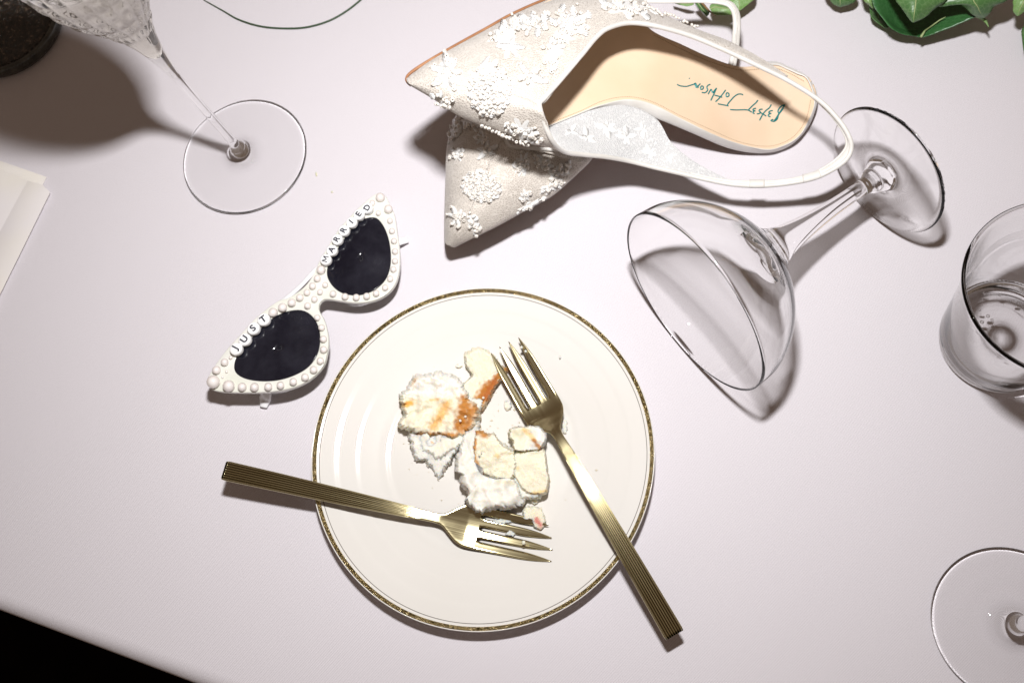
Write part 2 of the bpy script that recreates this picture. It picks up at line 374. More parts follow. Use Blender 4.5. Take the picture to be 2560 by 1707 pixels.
# ------------------------------------------------------------------ forks
def fork(label, p_end, z_end, p_tip, z_tip, zpts, flip):
    a = at(*p_end, z_end); b = at(*p_tip, z_tip); L0 = (b-a).length
    t = thing('gold_fork', label, 'fork', 'gold forks on the plate', loc=Vector((a.x, a.y, 0)))
    ax = (b-a); ax.z = 0; Lh = ax.length; ax.normalize(); sd = Vector((0, 0, 1)).cross(ax)
    # centre height along the fork
    zs = cr(zpts, 300)
    zc = lambda s: float(np.interp(s, zs[:, 0], zs[:, 1]))
    def pt_(s, w_, dz=0.0): return Vector((a.x, a.y, 0))+ax*(s*Lh)+sd*w_+Vector((0, 0, zc(s)+dz))
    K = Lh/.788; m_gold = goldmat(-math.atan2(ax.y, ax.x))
    hw = cr([(0, .0232), (.2, .0212), (.4, .0178), (.55, .0140), (.62, .0118), (.648, .0116), (.672, .0155), (.695, .0300), (.715, .0420), (.735, .0485), (.76, .0505), (.80, .0505)], 200)
    W_ = lambda s: float(np.interp(s, hw[:, 0], hw[:, 1]))*K
    # handle: flat bar with a raised grooved face
    G = []; GR_ = []; th = .0011
    for s in list(np.linspace(.0, .655, 70)):
        w_ = W_(s)*(1 if s > .004 else .94); row = []; g = np.linspace(-1, 1, 133)
        thk = th*(1-.25*s/.65); gr = min(1, max(0, (.60-s)/.06))
        for x in g:
            e = 1-abs(x)**14; d = thk*e
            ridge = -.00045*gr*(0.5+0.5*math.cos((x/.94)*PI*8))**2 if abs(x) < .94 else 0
            row.append(pt_(s, x*w_, d+ridge-.25*thk))
        for x in g[::-1][1:-1]: row.append(pt_(s, x*w_*.97, -thk))
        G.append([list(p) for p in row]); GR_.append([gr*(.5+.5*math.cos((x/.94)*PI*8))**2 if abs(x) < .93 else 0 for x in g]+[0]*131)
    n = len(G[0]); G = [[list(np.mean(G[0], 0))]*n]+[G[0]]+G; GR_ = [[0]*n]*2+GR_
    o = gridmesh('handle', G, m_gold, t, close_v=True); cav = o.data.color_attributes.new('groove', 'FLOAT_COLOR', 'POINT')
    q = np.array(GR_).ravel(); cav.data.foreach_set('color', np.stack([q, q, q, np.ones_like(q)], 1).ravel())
    # neck and shoulders
    G = []
    def cup(x, s): return -.0017*(1-x*x)*min(1, max(0, (s-.66)/.08))
    ss_ = np.linspace(.652, .775, 36)
    def secrow(s, x0, x1, ww, nn=17, thk=.00085):
        row = []
        for x in np.linspace(x0, x1, nn):
            row.append(list(pt_(s, x*ww, cup(x, s)+thk*(1-abs(2*(x-x0)/(x1-x0)-1)**10)*.5)))
        for x in np.linspace(x1, x0, nn)[1:-1]: row.append(list(pt_(s, x*ww, cup(x, s)-thk*.5)))
        return row
    for s in ss_: G.append(secrow(s, -1, 1, W_(s), 33, .00124))
    gridmesh('head', G, m_gold, t, close_v=True)
    # tines
    tw = .200; gp = (2-4*2*tw)/3
    for k in range(4):
        c = -1+tw+k*(2*tw+gp); c2 = c*.965
        G = []; sv = list(np.linspace(0, 1, 30))
        s0 = .7735; ends = 1-.006*abs(k-1.5) - flip*.010*(k-1.5)
        # web between tines (the root of each slot is rounded)
        for q in sv:
            s = s0+(ends-s0)*q; full = max(0, 1-q/.035)**2*.22 if True else 0
            hwid = tw*(1-.12*q)*(1-.90*max(0, (q-.55)/.45)**1.9) + (gp*.52*max(0, 1-q/.06)**.5 if q < .06 else 0)
            cc_ = c*(1-q)+c2*q; xl = cc_-hwid; xr = cc_+hwid
            if k == 0 and q < .06: xl = -1
            if k == 3 and q < .06: xr = 1
            G.append(secrow(s, xl, xr, .0505*K, 9, .0012*(1-.45*q)))
        n = len(G[0]); G.append([list(np.mean(G[-1], 0))]*n)
        gridmesh('tine', G, m_gold, t, close_v=True)
    return t, pt_
f1, fp1 = fork('gold fork lying across the lower left of the plate, handle over the rim', (560, 1175), .027, ZD(1270, 1248), .0095, [(0, .0270), (.14, .0250), (.27, .0224), (.45, .0186), (.56, .0158), (.64, .0130), (.70, .0108), (.745, .0092), (.79, .0080), (.85, .0072), (.92, .0077), (1, .0095)], 1)
f2, fp2 = fork('gold fork on the right half of the plate, tines up by the cake', (ZD(1550, 1458)), .019, ZD(1156, 787), .0170, [(0, .0190), (.14, .0213), (.27, .0228), (.40, .0238), (.50, .0240), (.60, .0234), (.66, .0218), (.70, .0180), (.735, .0145), (.77, .0132), (.80, .0134), (.86, .0144), (.93, .0157), (1, .0170)], 0)

# ------------------------------------------------------------------ cake
CRUST = (.48, .185, .02); SPONGE = (.80, .75, .60); ICING = (.80, .775, .71); TOAST = (.74, .38, .06); RED = (.60, .06, .06)
def seg_d(p, a, b):
    a = np.array(a); b = np.array(b); p = np.array(p); t = np.clip(((p-a)@(b-a))/(((b-a)@(b-a))+1e-9), 0, 1); return np.linalg.norm(a+t*(b-a)-p)
def cake(label, outline, height, base, strokes=(), name='cake_piece', cat='cake', tilt=(0, 0), lumps=1.0, rings=30, zb=None, Z=ZC, grp='cake scraps on the plate', top=None, ragged=1.0):
    """a torn lump: footprint from its outline, crumbly flanks and top"""
    P2 = cr([(x, y, 0) for x, y in outline], 260 if name == 'cake_piece' else 60, closed=True)[:, :2]; c = P2.mean(0)
    seed = random.random()*100
    # ragged edge
    rag = np.array([1+ragged*(.05*noise.noise(Vector((p[0]*.03, p[1]*.03, seed)))+.045*noise.noise(Vector((p[0]*.09, p[1]*.09, seed+3)))+.035*noise.noise(Vector((p[0]*.25, p[1]*.25, seed+7)))+.02*noise.noise(Vector((p[0]*.7, p[1]*.7, seed+1)))) for p in P2])
    P2 = c+(P2-c)*rag[:, None]*1.035
    g0 = A(Z, *c, 0)
    t = thing(name, label, cat, grp, loc=A(Z, *c, .0045))
    V, F, Cc = [], [], []; n = len(P2)
    def colour(px, py, hn, v3):
        col = np.array(base[0] if not callable(base[0]) else base[0](px, py))
        jit = 1+.07*noise.noise(Vector((px*.02, py*.02, seed)))
        col = col*jit
        for (pa, pb, wd, cc_, st) in strokes:
            d = seg_d((px, py), pa, pb)+wd*.55*noise.noise(Vector((px*.05, py*.05, seed+9)))
            k = max(0, min(1, 1.35-d/wd))*st; col = col*(1-k)+np.array(cc_)*k
        return tuple(np.clip(col, 0, 1))+(1,)
    prof_ = [(1.0, 0.0), (1.012, .22), (1.0, .45), (.985, .64), (.955, .80), (.915, .92)]+[(.88*(1-(i-1)/(rings-2))**.9, 1.0) for i in range(1, rings)]
    zfun = (lambda X: (zb if zb is not None else plate_z(X.x, X.y)+.0003))
    for k, (sc_, hf) in enumerate(prof_):
        for i in range(n):
            q = c+(P2[i]-c)*sc_
            b0 = A(Z, *q, 0); zb_ = zfun(b0)
            hh = height*.72*(1+tilt[0]*(q[0]-c[0])/200+tilt[1]*(q[1]-c[1])/200)
            if top: hh *= top(q[0], q[1])
            smth = .8 if base[1] == 's' else .35
            nz = noise.noise(Vector((q[0]*.013, q[1]*.013, seed)))*.30+noise.noise(Vector((q[0]*.04, q[1]*.04, seed+5)))*.11*smth+noise.noise(Vector((q[0]*.16, q[1]*.16, seed+2)))*.03*smth
            z = zb_+max(.0006, hh*hf*(1+nz*lumps*min(1, hf)))
            p = A(Z, *q, z)
            if sc_ > .9:
                wob = Vector((noise.noise(p*700), noise.noise(p*700+Vector((9, 0, 0))), 0))*.0011*ragged; p = p+wob
            p = p+Vector((0, 0, 1))*(noise.noise(p*1300)*.00030+noise.noise(p*2600)*.00022)*smth
            V.append(p); Cc.append(colour(q[0], q[1], hf, p))
    for k in range(len(prof_)-1):
        for i in range(n): F.append((k*n+i, k*n+(i+1) % n, (k+1)*n+(i+1) % n, (k+1)*n+i))
    F.append(tuple(range(n))[::-1])
    o = mesh('sponge' if base[1] == 's' else 'icing', V, F, m_cake, t)
    ca = o.data.color_attributes.new('col', 'FLOAT_COLOR', 'POINT')
    ca.data.foreach_set('color', np.array(Cc).ravel())
    return t
spg = (SPONGE, 's'); icg = (ICING, 'i')
def mixpos(f):
    return lambda x, y: tuple(np.array(ICING)*(1-f(x, y))+np.array(SPONGE)*f(x, y))
sm = lambda x, a, b: max(0., min(1., (x-a)/(b-a)))
cake('largest sponge scrap with browned crust, left on the plate', [(230, 320), (330, 305), (420, 300), (490, 320), (545, 385), (580, 450), (625, 500), (640, 560), (620, 620), (550, 690), (480, 712), (400, 696), (280, 690), (210, 670), (150, 650), (130, 620), (165, 560), (145, 500), (140, 450), (190, 390)],
     .021, (mixpos(lambda x, y: sm(y, 420, 470)), 's'), [((440, 500), (350, 640), 34, TOAST, .75), ((560, 470), (520, 640), 42, CRUST, .95), ((620, 520), (560, 650), 40, CRUST, .9), ((260, 690), (500, 700), 16, CRUST, .9), ((160, 500), (200, 490), 20, TOAST, .9), ((330, 468), (380, 468), 9, TOAST, .6), ((235, 330), (210, 370), 10, TOAST, .5)])
cake('flat sponge slab with orange brown crust edge, topmost on the plate', [(560, 180), (620, 140), (700, 150), (755, 205), (800, 262), (832, 256), (805, 315), (745, 390), (715, 450), (655, 540), (610, 520), (565, 440), (545, 370), (600, 320), (602, 290), (572, 258)],
     .013, spg, [((825, 262), (700, 400), 26, CRUST, .95), ((700, 400), (630, 520), 48, CRUST, .95), ((750, 350), (690, 450), 30, (.42, .13, .03), .9)], lumps=.5)
cake('white icing shard with jagged point below the largest sponge', [(205, 690), (300, 688), (400, 698), (520, 706), (548, 722), (500, 800), (440, 890), (385, 970), (345, 912), (315, 885), (300, 858), (240, 852), (215, 790), (203, 740)],
     .012, icg, [((385, 750), (390, 770), 16, (.78, .38, .12), .8), ((340, 745), (350, 750), 8, (.78, .42, .14), .7), ((420, 760), (440, 800), 22, (.82, .62, .52), .6), ((230, 690), (510, 705), 9, CRUST, .7)], lumps=.7, tilt=(0, -.6), ragged=1.5)
cake('lumpy icing mass in the middle of the cake scraps', [(545, 705), (570, 662), (620, 645), (660, 690), (650, 770), (615, 850), (660, 950), (760, 985), (860, 985), (905, 1030), (920, 1080), (940, 1135), (880, 1165), (820, 1180), (750, 1172), (650, 1200), (580, 1150), (560, 1120), (580, 1080), (530, 1010), (540, 950), (500, 930), (500, 850), (520, 800)],
     .022, icg, [((640, 1000), (700, 1090), 12, (.80, .79, .74), .5), ((770, 1000), (870, 1010), 14, SPONGE, .9)], lumps=1.2, tilt=(-.1, .15))
cake('rounded sponge chunk with thin crust arc, centre of the scraps', [(620, 690), (640, 668), (700, 690), (752, 700), (792, 762), (862, 802), (885, 860), (890, 940), (850, 990), (770, 985), (680, 955), (632, 900), (608, 830), (612, 750)],
     .024, spg, [((605, 665), (690, 695), 26, CRUST, .9), ((622, 730), (610, 830), 14, CRUST, .9), ((610, 830), (665, 945), 14, CRUST, .8), ((760, 830), (775, 840), 12, (.80, .60, .25), .6)], lumps=.6)
cake('smooth pale sponge block at the right end of the scraps', [(885, 812), (1000, 795), (1072, 800), (1090, 900), (1102, 1000), (1080, 1075), (1000, 1090), (930, 1050), (900, 1000), (868, 950), (872, 880)],
     .020, spg, [((990, 1085), (1085, 1060), 12, (.80, .55, .22), .8), ((880, 905), (900, 915), 12, (.80, .62, .30), .6)], lumps=.4, ragged=.6)
cake('small icing scrap touching the right fork neck', [(850, 662), (900, 650), (960, 645), (1010, 638), (1060, 660), (1085, 692), (1075, 755), (1040, 790), (980, 802), (880, 798), (872, 742), (845, 705)],
     .026, (mixpos(lambda x, y: 1-sm(x, 930, 1000)), 'i'), [((940, 660), (1000, 720), 16, (.82, .60, .28), .8), ((1005, 735), (1045, 785), 14, CRUST, .85)], lumps=.7)
cake('low crumbly bed of icing added to fill dark gaps between the upper scraps', [(230, 430), (380, 380), (520, 400), (600, 450), (680, 470), (640, 560), (640, 640), (600, 700), (560, 760), (470, 800), (380, 860), (320, 820), (250, 760), (240, 690), (180, 620), (190, 500)],
     .0145, (tuple(np.array(ICING)*.6+np.array(SPONGE)*.4), 'i'), [], lumps=.6)  # added filler lump: keeps the gaps between upper pieces from going dark
cake('low crumbly bed of icing added to fill dark gaps between the lower scraps', [(600, 700), (760, 740), (900, 800), (1000, 780), (1060, 820), (1070, 960), (1040, 1090), (960, 1110), (900, 1140), (760, 1140), (640, 1130), (590, 1040), (560, 920), (560, 800)],
     .0155, (tuple(np.array(ICING)*.6+np.array(SPONGE)*.4), 'i'), [], lumps=.6)  # second added filler, lightens the shaded gaps among the lower pieces
cake('tiny pink berry stained scrap between the lower fork tines', [(950, 1172), (1040, 1176), (1060, 1200), (1077, 1250), (1060, 1305), (1010, 1296), (990, 1250), (940, 1240)],
     .006, (SPONGE, 's'), [((1020, 1250), (1050, 1285), 20, RED, .7)], lumps=.8)
cr_spots = [((838, 500), 26, 34, .0035), ((1205, 640), 18, 50, .003), ((855, 1342), 34, 16, .003), ((800, 1260), 70, 16, .003), ((1010, 1125), 26, 26, .003), ((1175, 188), 8, 8, .002), ((515, 245), 20, 14, .002)]
cr_lab = ['pale crumb right of the crusted slab', 'icing smear right of the fork neck', 'flat crumb under the lowest tines', 'long icing crumb inside the lower fork slots', 'pinkish crumb below the pale sponge block', 'speck crumb right of the upper fork tines', 'faint crumb between the two upper scraps']
for ((x, y), rx, ry, h), lb in zip(cr_spots, cr_lab):
    ol = [(x+rx*math.cos(a)*random.uniform(.7, 1.15), y+ry*math.sin(a)*random.uniform(.7, 1.15)) for a in np.linspace(0, 2*PI, 9)[:-1]]
    cake(lb, ol, h, (tuple(np.array(ICING)*.5+np.array(SPONGE)*.5), 'i'), name='cake_crumb', cat='crumb', rings=5, grp='cake crumbs')
# crumbs clinging to the forks and to the brown crust, and two grains on the cloth
def grain(label, p, r, stretch=1, ang=0, col=SPONGE, cat='crumb'):
    bm = bmesh.new(); bmesh.ops.create_icosphere(bm, subdivisions=2, radius=1)
    sd = random.random()*50
    V = [Vector((math.cos(ang)*v_.co.x*stretch-math.sin(ang)*v_.co.y, math.sin(ang)*v_.co.x*stretch+math.cos(ang)*v_.co.y, v_.co.z*.8))*r*(1+.35*noise.noise(v_.co*1.7+Vector((sd, 0, 0)))) for v_ in bm.verts]
    bm.verts.index_update(); F = [tuple(v_.index for v_ in f.verts) for f in bm.faces]; bm.free()
    me = bpy.data.meshes.new('cake_crumb'); me.from_pydata([tuple(v_) for v_ in V], [], F); o = link('cake_crumb', me, m_cake); o.location = p
    ca = me.color_attributes.new('col', 'FLOAT_COLOR', 'POINT'); ca.data.foreach_set('color', np.array([(*col, 1)]*len(V)).ravel())
    o['label'] = label; o['category'] = cat; o['group'] = 'cake crumbs'
grain('crumb stuck on the third tine of the lower fork', A(ZC, 938, 1400, .0125), .0012)
grain('upper of two crumbs on the outermost right tine of the right fork', A(ZC, 925, 126, .0175), .0009)
grain('lower of two crumbs on the outermost right tine of the right fork', A(ZC, 951, 152, .0175), .0008)
for (x, y), lb in zip([(600, 518), (558, 578), (524, 605), (675, 455)], ['white crumb at the top of the brown crust', 'white crumb midway down the brown crust', 'white crumb at the foot of the brown crust', 'white crumb on the slab crust edge']):
    grain(lb, A(ZC, x, y, .0205 if x < 640 else .0165), .0008, col=SPONGE)
grain('long straw coloured grain on the cloth beside the left glass foot', at(791, 436, .0006), .0006, 3, math.radians(105), (.72, .66, .42))
grain('round straw coloured grain on the cloth above the sunglasses', at(830, 480, .0006), .0007, 1, 0, (.72, .66, .46))

# ------------------------------------------------------------------ glassware
def caustic(o):
    setp(o, 'is_caustics_caster', True)
def drop_foot(ro, n=14):  # foot profile from underside centre outwards to the stem start
    return [(0, .0016), (ro*.25, .0012), (ro*.7, .0006), (ro*.93, .0001), (ro*.985, .0002), (ro, .0009), (ro*.99, .0017), (ro*.95, .0021), (ro*.75, .0027), (ro*.5, .0036), (ro*.3, .0052), (ro*.2, .0075), (ro*.15, .0105), (ro*.12, .0135)]
# tipped coupe
CR_ = Vector((.04207, .16955, .0574)); CX = Vector((.81296, .57124, -.11305)).normalized(); RR, RF, LC = .05618, .0401, .1412
coupe = thing('champagne_coupe', 'empty champagne coupe lying on its side right of the plate', 'champagne glass', loc=CR_)
outer = smooth_prof([(RR-.0001, 0), (RR-.0003, .005), (.0547, .0130), (.0507, .0226), (.0440, .0320), (.0350, .0402), (.0255, .0464), (.0175, .0515)], 40)
inner = smooth_prof([(0.0, .0500), (.008, .0498), (.016, .0487), (.0243, .0452), (.0341, .0390), (.0432, .0310), (.0499, .0219), (.0539, .0127), (RR-.0010, .005), (RR-.0008, -.0002)], 40)
flute = lambda r, a, t, k: r+(.00045*math.cos(18*t)*sm(a, .030, .040)*(1-sm(a, .049, .053)))
o = lathe('bowl', inner+[(RR-.0008, -.0006)]+outer, CR_, CX, m_glass, coupe, n=144); caustic(o)
stem = smooth_prof([(.0175, .0515), (.0128, .0568), (.0098, .063), (.0078, .072), (.0062, .083), (.0049, .097), (.0044, .110), (.0044, .121), (.0050, .1255)], 40)
o = lathe('stem', stem, CR_, CX, m_glass, coupe, n=64); caustic(o)
fo = smooth_prof([(.0050, .1255), (.0066, .1275), (.0078, .131), (.0095, .1345), (.0130, .1368), (.020, .1383), (.032, .1396), (.0385, .1402), (RF, .1408)], 36)+[(RF+.0002, .1412), (RF-.0004, .1417), (.036, .1412), (.030, .1408), (.016, .1399), (0, .1394)]
o = lathe('foot', fo, CR_, CX, m_glass, coupe, n=144); caustic(o)

def wine_glass(label, x, y, ro, bowl_out, bowl_in, stem_r, stem_top, crystal=None):
    t = thing('wine_glass', label, 'wine glass', loc=(x, y, 0)); O = Vector((x, y, 0))
    ft = [(r, a+.0002) for r, a in smooth_prof(drop_foot(ro), 44)]; r1, h1 = ft[-1]
    o = lathe('foot', ft, O, (0, 0, 1), m_glass, t, n=144); caustic(o)
    st = smooth_prof([(r1, h1), (stem_r*1.12, h1+.006), (stem_r, h1+.016)]+stem_top, 50)
    o = lathe('stem', st, O, (-.78*.027, -.62*.027, 1) if x < 0 else (0, 0, 1), m_glass, t, n=64); caustic(o)
    return t, O, st[-1]
wg, WO, (sr, sh) = wine_glass('cut crystal wine glass holding pale drink, beside the dark tumbler', -.2428, .3070, .0432, None, None, .0028, [(.0026, .050), (.0024, .070), (.0025, .085), (.0028, .098)])
bo = smooth_prof([(sr, sh), (.0032, .107), (.0050, .121), (.0080, .136), (.0125, .148), (.018, .161), (.0235, .172), (.0275, .183), (.0305, .195), (.0330, .212), (.0338, .232), (.0330, .245)], 60)
bi = smooth_prof([(.0318, .245), (.0325, .232), (.0316, .212), (.0290, .195), (.0259, .183), (.0217, .172), (.0160, .161), (.0103, .149), (.0058, .136), (.0026, .124), (0, .120)], 50)
def cut(r, a, t, k):
    if k >= 60 or r < .008: return r
    q = 12; h = (a-.138)/.0115
    d = abs(((t*q/(2*PI)+h*.5) % 1)-.5)+abs(((t*q/(2*PI)-h*.5) % 1)-.5)   # crossed diagonal cuts
    return r-.0010*(1-min(1, abs(d-.5)*2.4))*sm(a, .138, .146)
WA = Vector((-.78*.027, -.62*.027, 1)).normalized()
o = lathe('bowl', bo+bi, WO, WA, m_crystal, wg, n=280, fn=cut); caustic(o)
dr = lathe('white_wine', [(0, .1199)]+[(r+.00015, a) for r, a in bi[::-1][1:34]]+[(bi[::-1][34][0], bi[::-1][34][1]-.0003), (0, bi[::-1][34][1])], WO, WA, m_wine, None, n=96)
dr.name = 'pale_drink'; dr['label'] = 'pale drink inside the cut crystal wine glass'; dr['category'] = 'drink'; caustic(dr)
wg2, WO2, (sr2, sh2) = wine_glass('stemmed glass cut off by the lower right corner, only its foot showing', .2005, .0052, .0398, None, None, .0036, [(.0034, .060), (.0036, .075), (.0050, .088)])
o = lathe('bowl', smooth_prof([(sr2, sh2), (.012, .096), (.025, .106), (.034, .125), (.036, .15), (.033, .18), (.031, .195)], 40)+smooth_prof([(.030, .195), (.032, .18), (.035, .15), (.033, .126), (.024, .1075), (.010, .099), (0, .098)], 40), WO2, (0, 0, 1), m_glass, wg2, n=96)
caustic(o)
# tumbler
TO = Vector((.2165, .1600, 0))
tum = thing('water_tumbler', 'clear water tumbler at the right edge, a little water inside', 'glass', loc=TO)
to = smooth_prof([(0, .0012), (.020, .0008), (.0285, .0001), (.0305, .0012), (.0315, .004), (.0325, .012), (.0355, .035), (.0395, .060), (.0435, .080), (.0452, .0850), (.0462, .0860)], 60)+[(.0462, .0871), (.0448, .0875)]
ti = smooth_prof([(.0441, .0869), (.0434, .0850), (.0424, .080), (.0385, .060), (.0345, .035), (.0312, .014), (.0292, .0088), (.0262, .0072), (.015, .0068), (0, .0068)], 50)
o = lathe('glass_wall', to+ti, TO, (0, 0, 1), m_glass, tum, n=144); caustic(o)
wl = .0165
wr = float(np.interp(wl, [.0088, .014, .035], [.0292, .0308, .0340]))
wt = lathe('water', [(0, .0067), (.0262, .0070), (.0293, .0087), (.0309, .014), (wr+.0001, wl+.0004), (wr-.001, wl), (0, wl)], TO, (0, 0, 1), m_water, None, n=96)
wt['label'] = 'shallow water in the bottom of the right edge tumbler'; wt['category'] = 'water'; caustic(wt)
bb = bmesh.new(); 
for i in range(9):
    x, y = [(2460, 733), (2500, 738), (2538, 755), (2450, 775), (2470, 790), (2455, 805), (2480, 800), (2500, 870), (2515, 885)][i]
    p = at(x, y, wl); mtx = Matrix.Translation(p-TO) @ Matrix.Scale(random.uniform(.0006, .0011), 4); bmesh.ops.create_icosphere(bb, subdivisions=2, radius=1, matrix=mtx)
me = bpy.data.meshes.new('bubbles'); bb.to_mesh(me); bb.free(); o = link('bubbles', me, m_glass, tum); o['kind'] = 'stuff'
# low dark glass dish
DT = at(-38, 45, 0); DO = Vector((DT.x, DT.y, 0))
dk = thing('dark_glass_dish', 'smoky dark round glass dish with speckled black contents behind the crystal glass', 'dish', loc=DO)
_pts = [(160, 53), (155, 88), (133, 124), (99, 155), (66, 177), (33, 192), (0, 201)]
_P = np.array([list(at(x, y, 0))[:2] for x, y in _pts]); _q = np.linalg.lstsq(np.c_[2*_P, np.ones(len(_P))], (_P**2).sum(1), rcond=None)[0]
RD = math.sqrt(_q[2]+_q[0]**2+_q[1]**2); DO = Vector((_q[0], _q[1], 0)); dk.location = DO
lathe('glass_wall', [(0, .001), (RD*.92, .0004), (RD*.985, .0012), (RD, .004), (RD-.0002, .0080), (RD-.0010, .0093), (RD-.0026, .0096), (RD-.0040, .0085), (RD-.0048, .0060), (RD-.0060, .0045), (0, .0045)], DO, (0, 0, 1), m_darkglass, dk, n=160)
lathe('speckled_filling', [(0, .0075), (RD-.0100, .0076), (RD-.0062, .0080), (RD-.0050, .0072), (RD-.0052, .0050), (RD-.0062, .0046), (0, .0046)][::-1], DO, (0, 0, 1), m_cola, dk, n=160)

# ------------------------------------------------------------------ folded paper, thin green stem
pp = thing('folded_paper', 'cream folded paper at the left edge of the cloth', 'paper', loc=at(0, 470, 0))
ZP = lambda x, y: (x/4.125, 380+y/4.125)
def sheet(pts, z, th=.0004, lift=0): polysheet('sheet', [A(ZP, x, y, z+lift*(i % 2)) for i, (x, y) in enumerate(pts)], th, m_paper, pp, bevel=.0001)
sheet([(-500, -90), (0, 92), (480, 258), (432, 350), (-500, 80)], .0012)
sheet([(-500, 60), (0, 172), (190, 252), (285, 300), (440, 345), (517, 418), (260, 940), (0, 1465), (-400, 2200)], .0026)
sheet([(285, 296), (440, 341), (514, 414), (258, 938), (-2, 1465), (-400, 2200), (-500, 1900), (0, 820), (150, 540)], .0036)
gs = cr([at(x/2.613, y/2.613, .0012) for x, y in [(1330, 0), (1355, 15), (1450, 68), (1560, 130), (1700, 173), (1850, 187), (2000, 180), (2150, 137), (2280, 62), (2400, -40), (2520, -170)]], 80)
gst = tube('green_stem', gs, [.0003+.0003*min(1, i/20) for i in range(80)], m_stem, None, sides=8)
gst['label'] = 'thin dark green bare stem curving along the top edge'; gst['category'] = 'stem'

# ------------------------------------------------------------------ sunglasses
def _tag_stuff(o):
    o['kind'] = 'stuff'; return o
SG = thing('sunglasses', 'white cat eye sunglasses edged with pearls and letter beads reading JUST MARRIED', 'sunglasses', loc=at(770, 730, 0))
_a = np.array(Z5(140, 850)); _b = np.array(Z4(1845, 160)); _ab = _b-_a
def gz(x, y):
    t = float(((np.array([x, y])-_a)@_ab)/(_ab@_ab)); s = float((x-_a[0])*_ab[1]-(y-_a[1])*_ab[0])/math.hypot(*_ab)
    return .0235*(1-t)+.0145*t+.0022*(1-(2*t-1)**2)
def gp(p, dz=0): return at(p[0], p[1], gz(*p)+dz)
z4 = lambda l: [Z4(*p) for p in l]; z5 = lambda l: [Z5(*p) for p in l]
outl = z4([(1845, 158), (1893, 190), (1930, 260), (1970, 340), (1992, 420), (2010, 550), (2030, 700), (2035, 860), (2012, 1000), (1962, 1100), (1870, 1180), (1750, 1228), (1600, 1242), (1450, 1222), (1350, 1207), (1290, 1207), (1248, 1240), (1240, 1300)])+\
    z5([(1252, 158), (1290, 225), (1322, 330), (1336, 450), (1318, 580), (1290, 670), (1225, 755), (1130, 832), (1010, 890), (880, 922), (700, 942), (500, 945), (300, 938), (195, 915), (146, 868), (140, 815), (172, 762), (215, 690), (290, 585), (375, 480), (450, 400), (530, 310), (620, 215), (700, 150), (770, 95), (860, 38)])+\
    z4([(940, 1195), (1020, 1145), (1090, 1092), (1145, 1030), (1185, 965), (1225, 880), (1270, 790), (1325, 700), (1385, 600), (1450, 505), (1530, 415), (1620, 320), (1710, 240), (1780, 185)])
lens_u = z4([(1330, 880), (1380, 780), (1440, 690), (1500, 600), (1560, 520), (1625, 455), (1700, 415), (1780, 405), (1835, 435), (1890, 520), (1930, 640), (1947, 780), (1938, 900), (1900, 1005), (1830, 1085), (1750, 1135), (1650, 1165), (1550, 1165), (1450, 1135), (1372, 1070), (1325, 980)])
lens_l = z5([(1000, 138), (1085, 142), (1160, 182), (1220, 262), (1250, 360), (1250, 480), (1222, 580), (1152, 680), (1050, 752), (900, 810), (750, 832), (600, 825), (485, 792), (420, 735), (415, 655), (450, 570), (520, 480), (600, 390), (700, 290), (800, 210), (900, 160)])
def sm2(l, n): return [tuple(p[:2]) for p in cr([(x, y, 0) for x, y in l], n, closed=True)]
oo = sm2(outl, 150); lu = sm2(lens_u, 70); ll = sm2(lens_l, 70)
polysheet('frame', [gp(p) for p in oo], .0036, m_frame, SG, holes=[[gp(p) for p in lu], [gp(p) for p in ll]], bevel=.0007)
def lens(l):
    c = np.mean(l, 0); G = []
    for k, s in enumerate([1.012, 1.0, .93, .8, .6, .4, .2, .001]):
        G.append([list(gp(tuple(c+(np.array(p)-c)*s), -.0016+.0001*(1-s*s))) for p in l])
    gridmesh('lens', G, m_lens, SG, thick=.0012, close_v=True)
lens(lu); lens(ll)
def ico(sub=3):
    bm = bmesh.new(); bmesh.ops.create_icosphere(bm, subdivisions=sub, radius=1); me = bpy.data.meshes.new('pearl'); bm.to_mesh(me); bm.free()
    me.polygons.foreach_set('use_smooth', [True]*len(me.polygons)); return me
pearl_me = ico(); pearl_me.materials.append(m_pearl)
pear = [(Z4(x, y), r) for x, y, r in [(1845, 210, 48), (1925, 325, 45), (1768, 265, 30), (1825, 365, 28), (1940, 440, 30), (1960, 540, 32), (1980, 638, 32), (1990, 740, 32), (1990, 835, 32), (1975, 915, 32), (1943, 1008, 32), (1893, 1095, 32), (1805, 1150, 34), (1713, 1178, 36), (1610, 1190, 36), (1500, 1182, 36), (1382, 1155, 35), (1305, 1068, 30), (1255, 1138, 30), (1200, 1208, 33), (1133, 1272, 35), (1265, 920, 45), (1228, 1005, 36), (1182, 1078, 36), (1127, 1142, 34), (1057, 1192, 38), (978, 1243, 42), (888, 1290, 46), (795, 1338, 47)]]
pear += [(Z5(x, y), r) for x, y, r in [(1228, 213, 32), (1270, 310, 34), (1288, 422, 36), (1290, 525, 36), (1258, 635, 36), (1192, 722, 38), (1108, 795, 38), (993, 840, 38), (868, 875, 38), (748, 888, 40), (613, 892, 43), (492, 890, 43), (360, 880, 58), (208, 840, 65), (240, 725, 42), (320, 648, 38), (380, 602, 20), (340, 740, 15), (300, 795, 12), (268, 850, 13)]]
def inst(name, me, parent, p, scale=1.0, rot=None):
    o = bpy.data.objects.new(name, me); C.objects.link(o); o.parent = parent
    q = parent; off = Vector()
    while q is not None: off += Vector(q.location); q = q.parent
    o.location = Vector(p)-off; o.scale = (scale,)*3 if not hasattr(scale, '__len__') else scale
    if rot is not None: o.rotation_euler = rot
    return o
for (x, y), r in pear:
    rr = r/3.92/4.50/1000*1.08; inst('pearl', pearl_me, SG, at(x, y, gz(x, y)+rr*.70), rr)
